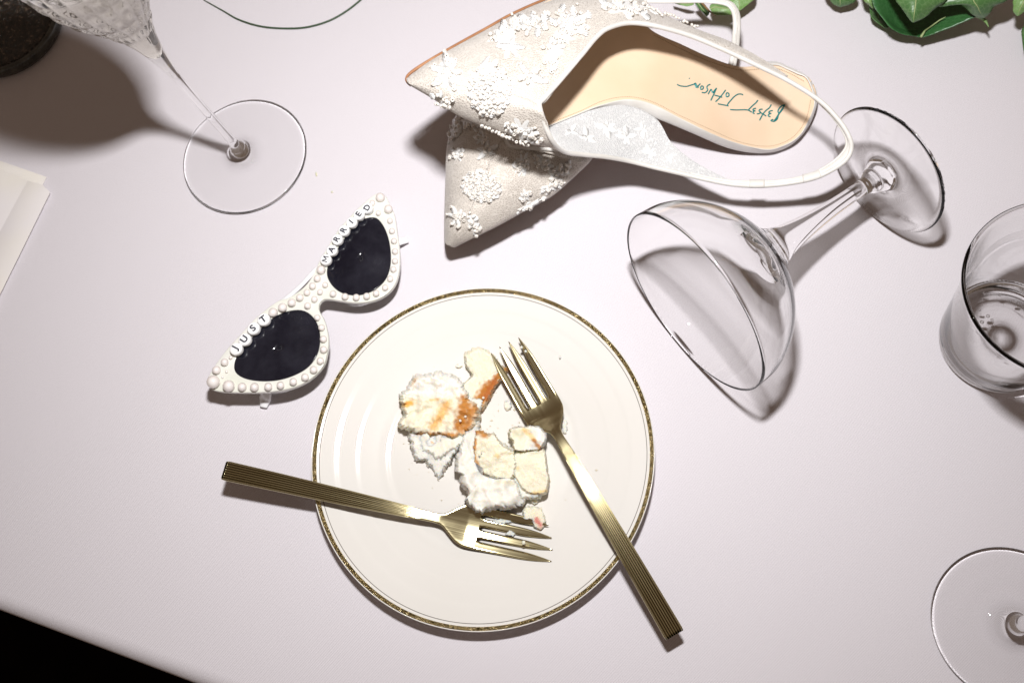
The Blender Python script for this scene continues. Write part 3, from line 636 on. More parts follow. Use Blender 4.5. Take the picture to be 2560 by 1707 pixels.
# letter beads
disc_prof = smooth_prof([(0, .00125), (.7, .00123), (.88, .00105), (1, .0004)], 12)
def letter(ch, p, ang, r):
    R = r/3.92/4.5/1000*1.08; P0 = at(p[0], p[1], gz(*p)+.0030)
    prof_ = [(0, .0018), (R*.78, .0018), (R*.93, .0015), (R, .0007), (R, -.0012), (R*.94, -.0020), (R*.8, -.0022), (0, -.0022)]
    b = lathe('letter_bead', prof_, P0, (0, 0, 1), m_disc, SG, n=40)
    cu = bpy.data.curves.new('letter', 'FONT'); cu.body = ch; cu.size = R*1.5; cu.align_x = 'CENTER'; cu.align_y = 'CENTER'; cu.extrude = .00004; cu.offset = R*(.015 if ch == 'M' else .045)
    tmp = bpy.data.objects.new('letter', cu); C.objects.link(tmp); dg = bpy.context.evaluated_depsgraph_get(); me = bpy.data.meshes.new_from_object(tmp.evaluated_get(dg)); bpy.data.objects.remove(tmp)
    xs = [v_.co.x for v_ in me.vertices]; ys = [v_.co.y for v_ in me.vertices]; cx_, cy_ = (min(xs)+max(xs))/2, (min(ys)+max(ys))/2
    for v_ in me.vertices: v_.co.x = (v_.co.x-cx_)*(1.2 if ch == 'M' else 1); v_.co.y -= cy_
    if ch == 'M':   # drawn as four strokes
        q = R*.52; V, F = joinVF([sweep_mesh([(q*x0, q*y0, 0), (q*x1, q*y1, 0)], R*.085, sides=6, flat=.2) for x0, y0, x1, y1 in ((-.85, -.95, -.78, .95), (-.78, .95, 0, -.45), (0, -.45, .78, .95), (.78, .95, .85, -.95))])
        me = bpy.data.meshes.new('letter'); me.from_pydata([tuple(p) for p in V], [], F)
    me.name = 'letter'; me.materials.clear(); me.materials.append(m_black); o = bpy.data.objects.new('letter', me); C.objects.link(o); o.parent = b
    o.location = P0+Vector((0, 0, .00185))-Vector(SG.location); o.rotation_euler = (0, 0, math.radians(ang))
for ch, x, y, an in [('D', 1722, 322, 60), ('E', 1640, 385, 57), ('I', 1567, 460, 48), ('R', 1493, 540, 60), ('R', 1427, 628, 58), ('A', 1375, 733, 62), ('M', 1315, 825, 74)]: letter(ch, Z4(x, y), an, 58)
for ch, x, y, an in [('T', 707, 235, 38), ('S', 607, 322, 46), ('U', 522, 430, 56), ('J', 437, 522, 62)]: letter(ch, Z5(x, y), an, 64)
# folded temples
def temple(pts, wid, endw):
    p = cr([list(at(*q[:2], q[2])) for q in pts], 50)
    V, F = sweep_mesh(p, [wid*(1+(endw-1)*max(0, (i-38)/11)) for i in range(50)], sides=10, flat=.45, up=(0, 0, 1)); mesh('temple', V, F, m_temple, SG)
temple([(*Z5(722, 700), .016), (*Z5(720, 850), .012), (*Z5(720, 950), .007), (*Z5(716, 1010), .0035), (*Z5(700, 1090), .0022)], .0042, .55)
temple([(*Z4(1800, 760), .010), (*Z4(1940, 680), .008), (*Z4(2030, 640), .006), (*Z4(2070, 632), .004), (*Z4(2108, 626), .0022)], .0030, .8)
temple([(*Z4(860, 1245), .009), (*Z4(960, 1170), .010), (*Z4(1060, 1080), .011), (*Z4(1150, 985), .012), (*Z4(1230, 900), .012)], .0016, 1)

# ------------------------------------------------------------------ shoes
def rows(Z, secs, n1, n2):
    """secs: list of cross-sections (x, y, z) with the same number of points -> smooth n1 x n2 grid of scene points"""
    S = np.array([[list(A(Z, x, y, z)) for x, y, z in s] for s in secs]); S = cru(S, np.linspace(0, len(secs)-1, n1))
    S = np.swapaxes(S, 0, 1); S = cru(S, np.linspace(0, S.shape[0]-1, n2)); return np.swapaxes(S, 0, 1)
S1 = thing('slingback_shoe', 'upper lace slingback shoe with its tan insole showing, propped on the other', 'shoe', 'pair of beaded slingback shoes', loc=at(1450, 250, 0))
# vamp, five sections up to the throat
V_ = [[(72, 396, .1055), (73, 403, .1085), (76, 411, .1100), (82, 419, .1110), (88, 426, .1105), (92, 432, .1080), (94, 434, .1040)],
      [(183, 312, .1020), (184, 330, .1090), (190, 370, .1140), (200, 420, .1160), (204, 466, .1135), (208, 500, .1070), (212, 492, .0990)],
      [(328, 229, .0950), (328, 262, .1060), (334, 340, .1140), (338, 430, .1170), (338, 510, .1130), (336, 582, .1010), (340, 560, .0900)],
      [(480, 146, .0870), (484, 190, .1000), (494, 310, .1120), (505, 450, .1165), (512, 565, .1100), (516, 655, .0950), (520, 625, .0820)],
      [(610, 74, .0800), (616, 130, .0950), (640, 270, .1080), (735, 528, .1120), (748, 610, .1070), (700, 722, .0900), (700, 690, .0770)]]
G = rows(Z8, V_, 60, 73)
jC = 36   # column of the ridge line
vL = [r[:4] for r in V_]; vR = [r[3:] for r in V_]
A_ext = [[(780, 0, .0710), (790, 50, .0860), (810, 170, .0990), (850, 398, .1075)],
         [(960, -62, .0600), (960, -20, .0760), (960, 80, .0900), (960, 268, .1030)],
         [(1140, -62, .0560), (1120, -40, .0700), (1110, 10, .0840), (1085, 143, .0960)],
         [(1250, -8, .0560), (1240, 10, .0700), (1230, 50, .0780), (1190, 116, .0900)],
         [(1345, 60, .0600), (1342, 75, .0680), (1338, 95, .0760), (1320, 131, .0840)],
         [(1520, 142, .0620), (1515, 150, .0670), (1505, 162, .0710), (1490, 178, .0750)],
         [(1690, 206, .0620), (1680, 215, .0650), (1668, 226, .0680), (1650, 243, .0690)],
         [(1860, 296, .0620), (1852, 302, .0630), (1842, 312, .0650), (1825, 325, .0660)],
         [(1990, 382, .0610), (1984, 388, .0620), (1980, 396, .0625), (1975, 402, .0630)]]
def multi(secs_list, n_per, m_):
    S = np.array([[list(A(Z8, x, y, z)) for x, y, z in s] for s in secs_list]); k = len(secs_list)
    S = cru(S, np.linspace(0, k-1, (k-1)*n_per+1)); S = np.swapaxes(S, 0, 1); S = cru(S, np.linspace(0, S.shape[0]-1, m_)); return np.swapaxes(S, 0, 1)
# evaluate halves with the other half as spline support, so they meet smoothly on the ridge
def half(full, side, ext, n_per):
    S = np.array([[list(A(Z8, x, y, z)) for x, y, z in s] for s in full]); S = np.swapaxes(S, 0, 1)
    m_ = np.linspace(0, 3, 37) if side == 0 else np.linspace(3, 6, 37)
    S = np.swapaxes(cru(S, m_), 0, 1)                       # sections x 37
    E_ = np.array([[list(A(Z8, x, y, z)) for x, y, z in s] for s in ext]); E_ = np.swapaxes(cru(np.swapaxes(E_, 0, 1), np.linspace(0, 3, 37)), 0, 1)
    T = np.concatenate([S, E_]); k = len(T); return cru(T, np.linspace(0, k-1, (k-1)*n_per+1))
B_ext = [[(800, 700, .0955), (790, 722, .0925), (782, 740, .0840), (782, 720, .0700)],
         [(882, 768, .0738), (878, 772, .0718), (872, 774, .0680), (866, 765, .0620)]]
GA = half(V_, 0, A_ext, 12); GB = half(V_, 1, B_ext, 12)
vampA = gridmesh('upper', GA, m_lace, S1, thick=.0010)
vampB = gridmesh('upper', GB, m_lace, S1, thick=.0010)
# near side panel seen from the inside
PN = [[(790, 632, .0680), (800, 680, .0740), (822, 720, .0735), (878, 764, .0710)],
      [(940, 572, .0600), (960, 640, .0580), (985, 715, .0580), (1010, 779, .0575)],
      [(1160, 528, .0510), (1180, 620, .0470), (1195, 730, .0430), (1200, 812, .0400)],
      [(1322, 592, .0430), (1345, 680, .0400), (1350, 780, .0375), (1340, 846, .0360)],
      [(1400, 712, .0395), (1410, 765, .0380), (1415, 820, .0370), (1420, 864, .0350)],
      [(1500, 800, .0370), (1505, 830, .0365), (1508, 858, .0360), (1510, 884, .0345)],
      [(1620, 868, .0355), (1622, 882, .0350), (1624, 896, .0348), (1626, 910, .0340)],
      [(1700, 905, .0350), (1701, 912, .0348), (1702, 920, .0346), (1703, 926, .0340)]]
panel = gridmesh('side_panel', rows(Z8, PN, 70, 24), m_lining, S1, thick=.0007)
# insole, binding, outsole
INN = [(700, 668, .074), (790, 635, .069), (900, 590, .062), (1040, 535, .056), (1180, 508, .050), (1300, 530, .045), (1450, 603, .036), (1600, 672, .026), (1740, 732, .016), (1870, 752, .010), (1960, 738, .009), (2040, 690, .010), (2098, 600, .013), (2125, 500, .016), (2110, 430, .018)]
INF = [(700, 60, .078), (790, 0, .074), (900, -40, .068), (1040, -40, .062), (1180, 20, .056), (1300, 150, .050), (1450, 222, .042), (1600, 290, .034), (1740, 335, .028), (1850, 330, .024), (1930, 322, .022), (1990, 342, .0205), (2040, 362, .0195), (2075, 385, .0190), (2100, 415, .0185)]
sec = []
for (x0, y0, z0), (x1, y1, z1) in zip(INF, INN):
    sec.append([(x0+(x1-x0)*t, y0+(y1-y0)*t, z0+(z1-z0)*t-.0016*math.sin(PI*t)) for t in (0, .12, .35, .65, .88, 1)])
insole = gridmesh('insole', rows(Z8, sec, 90, 40), m_insole, S1, thick=.0012, off=-1)
OUT = [(700, 690, .066), (790, 652, .062), (890, 612, .057), (1050, 548, .051), (1185, 553, .043), (1330, 595, .037), (1500, 664, .026), (1700, 746, .010), (1870, 768, .0035), (1992, 736, .0030), (2082, 650, .0050), (2129, 545, .0080), (2134, 465, .0110), (2102, 402, .0130), (2045, 362, .0150), (1990, 338, .0165), (1930, 316, .0180), (1850, 322, .020)]
INo = [(700, 668, .0742), (790, 635, .0692), (900, 590, .0622), (1040, 535, .0562), (1180, 508, .0502), (1310, 534, .0442), (1470, 612, .0347), (1680, 708, .0204), (1868, 753, .0102), (1968, 734, .0092), (2050, 680, .0104), (2107, 578, .0136), (2124, 495, .0162), (2088, 397, .0188), (2036, 368, .0196), (1985, 345, .0206), (1930, 324, .0221), (1850, 332, .0241)]
so = cr([list(A(Z8, *p)) for p in OUT], 140); si = cr([list(A(Z8, *p)) for p in INo], 140)
GG = []
for a, b in zip(si, so):
    a = np.array(a); b = np.array(b); m_ = a*.45+b*.55+np.array([0, -.0004, .0012]); i0 = a+(a-b)*.18-np.array([0, 0, .0006]); u = b+np.array([0, .002, -.0020 if b[2] > .006 else -b[2]*.4])
    GG.append(cru([i0, a+np.array([0, 0, .0005]), m_, b, u], np.linspace(0, 4, 13)))
gridmesh('sole_binding', GG, m_satin, S1, thick=.0006, off=0)
osec = []
for (x0, y0, z0), (x1, y1, z1) in zip(INF, INN):
    osec.append([(x0+(x1-x0)*t, y0+(y1-y0)*t, max(.0012, z0+(z1-z0)*t-.0048)) for t in (0.02, .3, .7, .97)])
gridmesh('outsole', rows(Z8, osec, 60, 12), m_sole, S1, thick=.0008, off=-1)
# brown welt line along the far edge of the toe
we = cr([list(A(Z8, x, y, z)) for x, y, z in [(96, 432, .1030), (80, 418, .1040), (72, 402, .1045), (80, 380, .1040), (120, 348, .1030), (200, 300, .1000), (330, 226, .0935), (480, 143, .0855), (610, 71, .0785), (780, -3, .0695), (960, -66, .0585), (1100, -75, .056)]], 120)
tube('welt', we, [.0007+.0004*min(1, i/20) for i in range(120)], m_sole, S1, sides=8)
# topline piping that runs on into the sling strap
TL = [(740, 528, .1128), (768, 625, .1045), (800, 698, .0965), (835, 742, .0860), (880, 768, .0745), (960, 778, .0635), (1080, 790, .0520), (1200, 812, .0410), (1320, 842, .0370), (1450, 872, .0352), (1580, 903, .0345), (1700, 926, .0342), (1800, 934, .0345), (1900, 932, .0355), (2020, 918, .0375), (2130, 893, .0420), (2220, 850, .0460), (2285, 800, .0500), (2308, 745, .0530), (2296, 685, .0560), (2245, 605, .0590), (2150, 508, .0615), (1990, 406, .0632), (1825, 325, .0662), (1650, 243, .0692), (1490, 178, .0752), (1320, 131, .0842), (1190, 117, .0902), (1085, 144, .0962), (1025, 190, .0995), (960, 268, .1032), (850, 398, .1077), (765, 495, .1115)]
tl = cr([list(A(Z8, *p)) for p in TL], 420, closed=True)
def band(name, path, wid, th, material, parent, i0, i1, closed=False, shift=(0, 0, 0), wf=None):
    p = np.array(path)[i0:i1]+np.array(shift); V, F = sweep_mesh(p, [wid*(wf(i) if wf else 1) for i in range(len(p))], sides=10, closed=closed, flat=th/wid, up=(0, 0, 1)); return mesh(name, V, F, material, parent)
V, F = sweep_mesh(tl, .00135, sides=10, closed=True); mesh('topline_piping', V, F, m_satin, S1)
# second, inner line of the sling strap where it stands clear of the upper
st = cr([list(A(Z8, x, y, z)) for x, y, z in [(1500, 872, .0350), (1640, 902, .0345), (1760, 912, .0350), (1900, 912, .0360), (2010, 900, .0380), (2110, 872, .0420), (2195, 828, .0455), (2258, 775, .0490), (2285, 725, .0520), (2270, 670, .0545), (2220, 597, .0570), (2130, 503, .0590), (1985, 400, .0605), (1850, 312, .0620), (1700, 228, .0640)]], 200)
tl2 = cr([list(A(Z8, *p)) for p in TL[10:26]], 200)
strapG = []
for k in range(200):
    a = st[k]; q = tl2[np.argmin(((tl2-a)**2).sum(1))]; strapG.append([a, a*.66+q*.34+[0, 0, .0004], a*.34+q*.66+[0, 0, .0004], q])
gridmesh('sling_strap', strapG, m_satin, S1, thick=.0007, off=0)
tube('strap_edge', st, .00075, m_satin, S1, sides=8)
for x0, x1, nm in [(1795, 1895, 'strap_loop'), (2060, 2165, 'strap_loop')]:
    i0 = int(np.argmin([abs(p[0]-A(Z8, x0, 930, .0345).x)+(1 if p[1] > A(Z8, x0, 800, .04).y else 0) for p in tl])); i1 = int(np.argmin([abs(p[0]-A(Z8, x1, 905, .042).x)+(1 if p[1] > A(Z8, x1, 760, .045).y else 0) for p in tl]))
    if i0 > i1: i0, i1 = i1, i0
    band(nm, tl, .0027, .0014, m_satin, S1, i0, i1, shift=(0, .0012, .0005))
bv_in = bvh_of([insole])
def stroke(name, pts, wid, material, parent, Z, bv, lift=.00012, n=None, flat=.35):
    P_ = []
    for x, y in cr([(x, y, 0) for x, y in pts], n or max(6, len(pts)*7))[:, :2]:
        h, nn = hit(bv, *Z(x, y)); 
        if h is not None: P_.append(list(h+nn*lift))
    return sweep_mesh(P_, wid, sides=6, flat=flat)
SIG = [[(558, 830), (585, 843), (620, 849), (655, 849), (690, 838), (722, 828), (738, 816)], [(738, 816), (735, 838), (748, 864)], [(752, 864), (768, 842), (786, 822)], [(738, 816), (752, 842), (768, 862)], [(677, 768), (682, 774)],
       [(786, 862), (800, 845), (816, 856), (808, 876), (792, 878), (786, 862)], [(884, 828), (858, 842), (850, 862), (858, 880), (848, 900), (828, 912), (800, 908)], [(862, 926), (882, 890), (893, 880), (900, 898), (908, 914)], [(908, 914), (924, 890), (945, 866)],
       [(945, 866), (918, 925), (888, 988)], [(1034, 884), (1000, 930), (968, 968), (935, 1000)], [(925, 936), (960, 944), (1000, 956)], [(1036, 930), (1048, 912), (1066, 922), (1064, 944), (1044, 950), (1036, 930)],
       [(1206, 932), (1180, 924), (1150, 928), (1115, 952), (1085, 985), (1062, 1012), (1048, 1036)], [(958, 1020), (1000, 1028), (1062, 1040)], [(1078, 1076), (1140, 1080), (1210, 1078), (1255, 1082), (1290, 1102)], [(1350, 984), (1330, 1010), (1290, 1045), (1255, 1082)],
       [(1332, 1064), (1310, 1068), (1302, 1082), (1326, 1088)], [(1326, 1088), (1308, 1094), (1302, 1108), (1318, 1116)], [(1396, 1072), (1370, 1076), (1362, 1090), (1376, 1102), (1360, 1116), (1340, 1118)],
       [(1482, 1028), (1462, 1060), (1430, 1085), (1400, 1120), (1366, 1182)], [(1372, 1104), (1400, 1120), (1432, 1140)], [(1496, 1086), (1468, 1092), (1458, 1108), (1482, 1114)], [(1482, 1114), (1462, 1120), (1452, 1138), (1474, 1148)],
       [(1614, 1028), (1596, 1060), (1560, 1110), (1530, 1160), (1505, 1188)], [(1614, 1028), (1580, 1044), (1552, 1078), (1550, 1104), (1572, 1100), (1600, 1062)], [(1572, 1100), (1552, 1130), (1540, 1168), (1510, 1192), (1478, 1184), (1500, 1172)]]
parts_ = [stroke('', s, .00042, None, None, Z3, bv_in) for s in SIG]; V, F = joinVF(parts_)
mesh('printed_signature', V, F, m_ink, S1)
def stitches(path_px, Z, bv, gap, ln, parent, rad=.00016):
    p = cr([(x, y, 0) for x, y in path_px], 600)[:, :2]; d = np.r_[0, np.cumsum(np.hypot(*np.diff(p, axis=0).T))]; pp_, s = [], 0
    while s+ln < d[-1]:
        q = [(np.interp(s+t*ln, d, p[:, 0]), np.interp(s+t*ln, d, p[:, 1])) for t in (0, .5, 1)]; s += gap
        h = [hit(bv, *Z(*k)) for k in q]
        if all(a[0] is not None for a in h): pp_.append(sweep_mesh([list(a[0]+a[1]*.00008) for a in h], rad, sides=4, flat=.5))
    V, F = joinVF(pp_); return _tag_stuff(mesh('stitching', V, F, m_stitch, parent))
stitches([(800, 616), (940, 562), (1060, 508), (1180, 488), (1300, 510), (1450, 583), (1600, 652), (1740, 712), (1868, 736), (1955, 722), (2028, 678), (2082, 595), (2105, 500)], Z8, bv_in, 9, 5, S1)
stitches([(1315, 178), (1450, 246), (1600, 312), (1740, 352), (1850, 348), (1925, 344), (1985, 364), (2030, 386), (2070, 410)], Z8, bv_in, 9, 5.5, S1, .0002)

# second shoe, under the first
S2 = thing('slingback_shoe', 'lower lace slingback shoe, only its pointed beaded toe and one strap showing', 'shoe', 'pair of beaded slingback shoes', loc=at(1300, 350, 0))
Z2w = Z2
U_ = [[(434, 1390, .0100), (436, 1398, .0190), (446, 1412, .0245), (470, 1428, .0265), (500, 1440, .0255), (530, 1446, .0220), (548, 1440, .0150)],
      [(434, 1240, .0140), (436, 1245, .0260), (480, 1262, .0350), (560, 1290, .0385), (650, 1310, .0370), (730, 1346, .0310), (744, 1330, .0190)],
      [(440, 1000, .0180), (444, 1005, .0310), (530, 1020, .0420), (690, 1070, .0475), (850, 1110, .0450), (985, 1214, .0330), (1000, 1190, .0170)],
      [(450, 740, .0200), (456, 745, .0340), (580, 740, .0465), (800, 800, .0530), (1040, 900, .0490), (1250, 1060, .0330), (1262, 1030, .0150)],
      [(462, 480, .0220), (470, 486, .0350), (620, 470, .0490), (900, 560, .0560), (1200, 700, .0510), (1480, 928, .0340), (1492, 890, .0150)],
      [(520, 215, .0230), (536, 225, .0350), (700, 250, .0490), (1030, 372, .0560), (1300, 472, .0520), (1700, 724, .0350), (1712, 690, .0150)]]
def half2(full, side, ext, n_per):
    S = np.swapaxes(np.array([[list(A(Z2, x, y, z)) for x, y, z in s] for s in full]), 0, 1); m_ = np.linspace(0, 3, 33) if side == 0 else np.linspace(3, 6, 33)
    S = np.swapaxes(cru(S, m_), 0, 1); E_ = np.array([[list(A(Z2, x, y, z)) for x, y, z in s] for s in ext]); E_ = np.swapaxes(cru(np.swapaxes(E_, 0, 1), np.linspace(0, 3, 33)), 0, 1)
    T = np.concatenate([S, E_]); k = len(T); return cru(T, np.linspace(0, k-1, (k-1)*n_per+1))
UA = [[(640, 20, .0230), (680, 40, .0330), (800, 90, .0450), (1020, 280, .0520)], [(900, -160, .0230), (930, -140, .0330), (1020, -80, .0430), (1140, 60, .0480)]]
UB = [[(1300, 474, .0530), (1480, 530, .0500), (1840, 600, .0360), (1850, 570, .0150)], [(1545, 488, .0500), (1650, 500, .0460), (1900, 500, .0340), (1905, 470, .0150)]]
up2 = [gridmesh('upper', half2(U_, 0, UA, 12), m_lace, S2, thick=.0010), gridmesh('upper', half2(U_, 1, UB, 12), m_lace, S2, thick=.0010)]
t2 = cr([list(A(Z2, *p)) for p in [(1140, 60, .0490), (1020, 280, .0530), (1030, 365, .0568), (1052, 425, .0568), (1100, 460, .0562), (1300, 474, .0540), (1545, 488, .0510), (1700, 492, .046)]], 120)
tube('topline_piping', t2, .0012, m_satin, S2, sides=8)
ins2 = rows(Z2, [[(480, 1340, .010), (500, 1345, .0095), (560, 1330, .010)], [(520, 1000, .012), (700, 1050, .012), (900, 1090, .012)], [(560, 500, .014), (950, 560, .014), (1400, 760, .014)], [(760, 0, .018), (1150, 250, .018), (1560, 480, .018)], [(1000, -300, .024), (1350, -60, .024), (1700, 180, .024)], [(1260, -620, .030), (1520, -420, .030), (1780, -200, .030)], [(1560, -800, .034), (1700, -720, .034), (1850, -560, .034)]], 60, 20)
gridmesh('insole', ins2, m_insole, S2, thick=.0016)
gridmesh('outsole', ins2-np.array([0, 0, .0045]), m_sole, S2, thick=.002)
hb = ins2[-8, 10]
tube('heel', [hb-np.array([0, 0, .003]), hb*np.array([1, 1, 0])+np.array([0, 0, .016]), hb*np.array([1, 1, 0])+np.array([0, 0, .0005])], [.010, .007, .0055], m_satin, S2, sides=20)
s2a = cr([list(A(ZS, x, y, z)) for x, y, z in [(-2200, -150, .052), (-1400, -60, .049), (-700, 5, .046), (0, 10, .0440), (400, 5, .0430), (760, 30, .0420), (960, 85, .0410), (1060, 190, .0400), (1105, 330, .0390), (1115, 520, .0370), (1100, 700, .0340), (1085, 900, .0300), (1060, 1100, .0260), (960, 1400, .024), (600, 1700, .023), (0, 1900, .022)]], 240)
V, F = [], []
for k in range(240):
    t = s2a[min(k+1, 239)]-s2a[max(k-1, 0)]; t = t/np.linalg.norm(t); n_ = np.cross(t, [0, 0, 1]); n_ /= np.linalg.norm(n_); b_ = np.array([0, 0, 1.])
    wf = .0025; tlt = .25
    V.append([list(s2a[k]+n_*wf*x+b_*(.0011*(1-abs(x)**4) + .0011*x*tlt)) for x in (-1, -.85, -.6, -.2, 0, .2, .6, .85, 1)])
gridmesh('sling_strap', V, m_satin, S2, thick=.0012, off=-1)
tube('strap_edge', s2a+np.array([0, 0, .0012]), .0005, m_satin, S2, sides=6)

# beaded appliques: embroidery under, glass beads on top
def bead_mesh():
    G = lathe_grid([(.45, -.8), (.8, -.85), (1, -.5), (1, .5), (.8, .85), (.45, .8), (.38, .5), (.38, -.5)], (0, 0, 0), (0, 0, 1), 12)
    n, m = G.shape[:2]; F = [(i*m+j, i*m+(j+1) % m, ((i+1) % n)*m+(j+1) % m, ((i+1) % n)*m+j) for i in range(n) for j in range(m)]
    me = bpy.data.meshes.new('bead'); me.from_pydata([tuple(p) for p in G.reshape(-1, 3)], [], F); me.update(); me.materials.append(m_bead)
    me.polygons.foreach_set('use_smooth', [True]*len(me.polygons)); return me
bead_me = bead_mesh()
def applique(shoe, bv, Z, c, rx, ry, ang, kind, nb, petals=7):
    """embroidered motif centred on a photo point; kind: star, rose, spray"""
    ca, sa = math.cos(math.radians(ang)), math.sin(math.radians(ang))
    rx, ry = rx*1.12, ry*1.12
    def loc(u, v): return c[0]+ca*u*rx-sa*v*ry, c[1]+sa*u*rx+ca*v*ry
    Pv, Pf = [], []
    def petal(u0, v0, u1, v1, wd):
        """satin stitch: many fine raised threads side by side"""
        a = np.array(loc(u0, v0)); b = np.array(loc(u1, v1)); d = b-a; n = np.array([-d[1], d[0]])
        nth = max(5, int(np.hypot(*d)/7))
        for i in range(nth):
            t = (i+.5)/nth; w_ = wd*math.sin(PI*min(1, .12+t*.88))**.7*random.uniform(.8, 1.15); cpt = a+d*t; q0 = cpt-n*w_+d*.08; q1 = cpt+n*w_-d*.02
            pts = []
            for s in (0, .5, 1):
                q = q0+(q1-q0)*s; h, nn = hit(bv, *Z(*q))
                if h is None: break
                pts.append(list(h+nn*(.0002+.0007*math.sin(PI*(.15+.7*s)))))
            if len(pts) == 3:
                v_, f_ = sweep_mesh(pts, .00045, sides=5); o_ = len(Pv); Pv.extend(v_); Pf.extend([tuple(i_+o_ for i_ in q_) for q_ in f_])
    spots = []
    if kind == 'rose':
        for ring, k in ((1.0, 13), (.66, 9), (.3, 5)):
            for i in range(k):
                a = 2*PI*(i+random.uniform(-.2, .2))/k; petal(.55*ring*math.cos(a), .55*ring*math.sin(a), ring*math.cos(a), ring*math.sin(a), .5)
        for i in range(nb):
            a = i*2.39996; r = .93*math.sqrt((i+.5)/nb); spots.append((r*math.cos(a), r*math.sin(a)))
    elif kind == 'star':
        for i in range(petals):
            a = 2*PI*(i+random.uniform(-.25, .25))/petals; L_ = random.uniform(.45, 1.15); petal(.08*math.cos(a), .08*math.sin(a), L_*math.cos(a), L_*math.sin(a), .22)
            for k in range(nb//petals):
                t = .25+.7*k/max(1, nb//petals-1); spots.append((L_*t*math.cos(a)+random.uniform(-.06, .06), L_*t*math.sin(a)+random.uniform(-.06, .06)))
    elif kind == 'spray':
        for i in range(petals):
            u = -1+2*(i+.5)/petals; vv = random.uniform(-.5, .5); a = random.uniform(0, 2*PI); petal(u, vv, u+.32*math.cos(a), vv+.6*math.sin(a), .4)
        for k in range(nb): spots.append((random.uniform(-1, 1), random.gauss(0, .42)))
    elif kind == 'leaf':
        for i in range(petals):
            a = math.radians(-60+120*i/max(1, petals-1)); petal(-.9, 0, -.9+1.8*math.cos(a), 1.2*math.sin(a), .16)
        for k in range(nb): spots.append((random.uniform(-.9, .4), random.uniform(-.4, .4)))
    elif kind == 'row':
        for k in range(nb): spots.append((-1+2*k/(nb-1)+random.uniform(-.012, .012), random.uniform(-.25, .25)))
    # raised satin patch under the threads and beads
    lob = {'rose': (9, .10, .84), 'star': (petals, .26, .50), 'spray': (7, .28, .74), 'leaf': (5, .4, .55), 'row': (5, .1, .6)}[kind]; ph = random.random()*6
    rws = []
    for rr in (.02, .35, .6, .8, .92, 1.0):
        row = []
        for i in range(54):
            a = 2*PI*i/54; R_ = rr*(lob[2]+lob[1]*math.cos(lob[0]*a+ph)+.42*noise.noise(Vector((math.cos(a)*1.8, math.sin(a)*1.8, ph*9)))+.2*noise.noise(Vector((math.cos(a)*5, math.sin(a)*5, ph*9))))
            h, nn = hit(bv, *Z(*loc(R_*math.cos(a), R_*math.sin(a))))
            if h is None: row = None; break
            row.append(list(h+nn*(-.0002 if rr == 1 else .00045+.00035*noise.noise(h*900))))
        if row is None: break
        rws.append(row)
    if len(rws) > 2:
        o_ = len(Pv); nn_ = 54
        for r_ in rws: Pv.extend(r_)
        Pf.extend([(o_+i*nn_+j, o_+i*nn_+(j+1) % nn_, o_+(i+1)*nn_+(j+1) % nn_, o_+(i+1)*nn_+j) for i in range(len(rws)-1) for j in range(nn_)])
    if not Pv:
        h, nn = hit(bv, *Z(*c)); 
        if h is None: return
        Pv, Pf = sweep_mesh([list(h), list(h+nn*.0004)], .0004, sides=5); Pv = list(Pv)
    ap = mesh('floral_applique', Pv, Pf, m_thread, shoe)
    for u, v in spots:
        h, nn = hit(bv, *Z(*loc(u, v)))
        if h is None: continue
        global NB; NB[shoe.name] = NB.get(shoe.name, 0)+1
        s = random.choice((.00095, .00105, .00115, .00122)); ln = s*random.choice((.7, .8, 1.0, 1.5 if kind != 'row' else .8))
        ax = (nn*random.uniform(.1, 1.0)+Vector((random.uniform(-1, 1), random.uniform(-1, 1), random.uniform(-.2, .2)))).normalized()
        inst('bead', bead_me, ap, h+nn*(.0010+random.uniform(0, .0007)), (s, s, ln*.9), ax.to_track_quat('Z', 'Y').to_euler())
NB = {}
b1_ = bvh_of([vampA, vampB])
AP1 = [((285, 365), 82, 80, 20, 'star', 28, 6), ((492, 455), 100, 118, 0, 'rose', 84, 8), ((490, 350), 45, 50, 0, 'leaf', 4, 4), ((250, 500), 62, 42, 28, 'spray', 15, 6), ((650, 650), 70, 52, 15, 'spray', 15, 6), ((712, 690), 40, 36, 40, 'spray', 9, 4),
       ((690, 120), 108, 66, -8, 'spray', 34, 14), ((575, 160), 80, 36, -30, 'spray', 12, 7), ((590, 235), 75, 70, 60, 'star', 0, 6), ((905, 112), 82, 66, 10, 'spray', 40, 11), ((815, 265), 95, 44, 105, 'spray', 24, 8), ((690, 385), 76, 62, 25, 'star', 18, 5), ((870, 190), 34, 40, 80, 'spray', 6, 4),
       ((1165, 40), 105, 44, 14, 'spray', 30, 12)]
for c, rx, ry, an, kd, nb, pe in AP1: applique(S1, b1_, Z8, c, rx, ry, an, kd, nb, pe)
applique(S1, b1_, Z8, (1310, 58), 46, 10, 32, 'row', 9); applique(S1, b1_, Z8, (1450, 112), 78, 8, 24, 'row', 13)
applique(S1, b1_, Z8, (570, 672), 110, 10, 23, 'row', 14)
b2_ = bvh_of(up2)
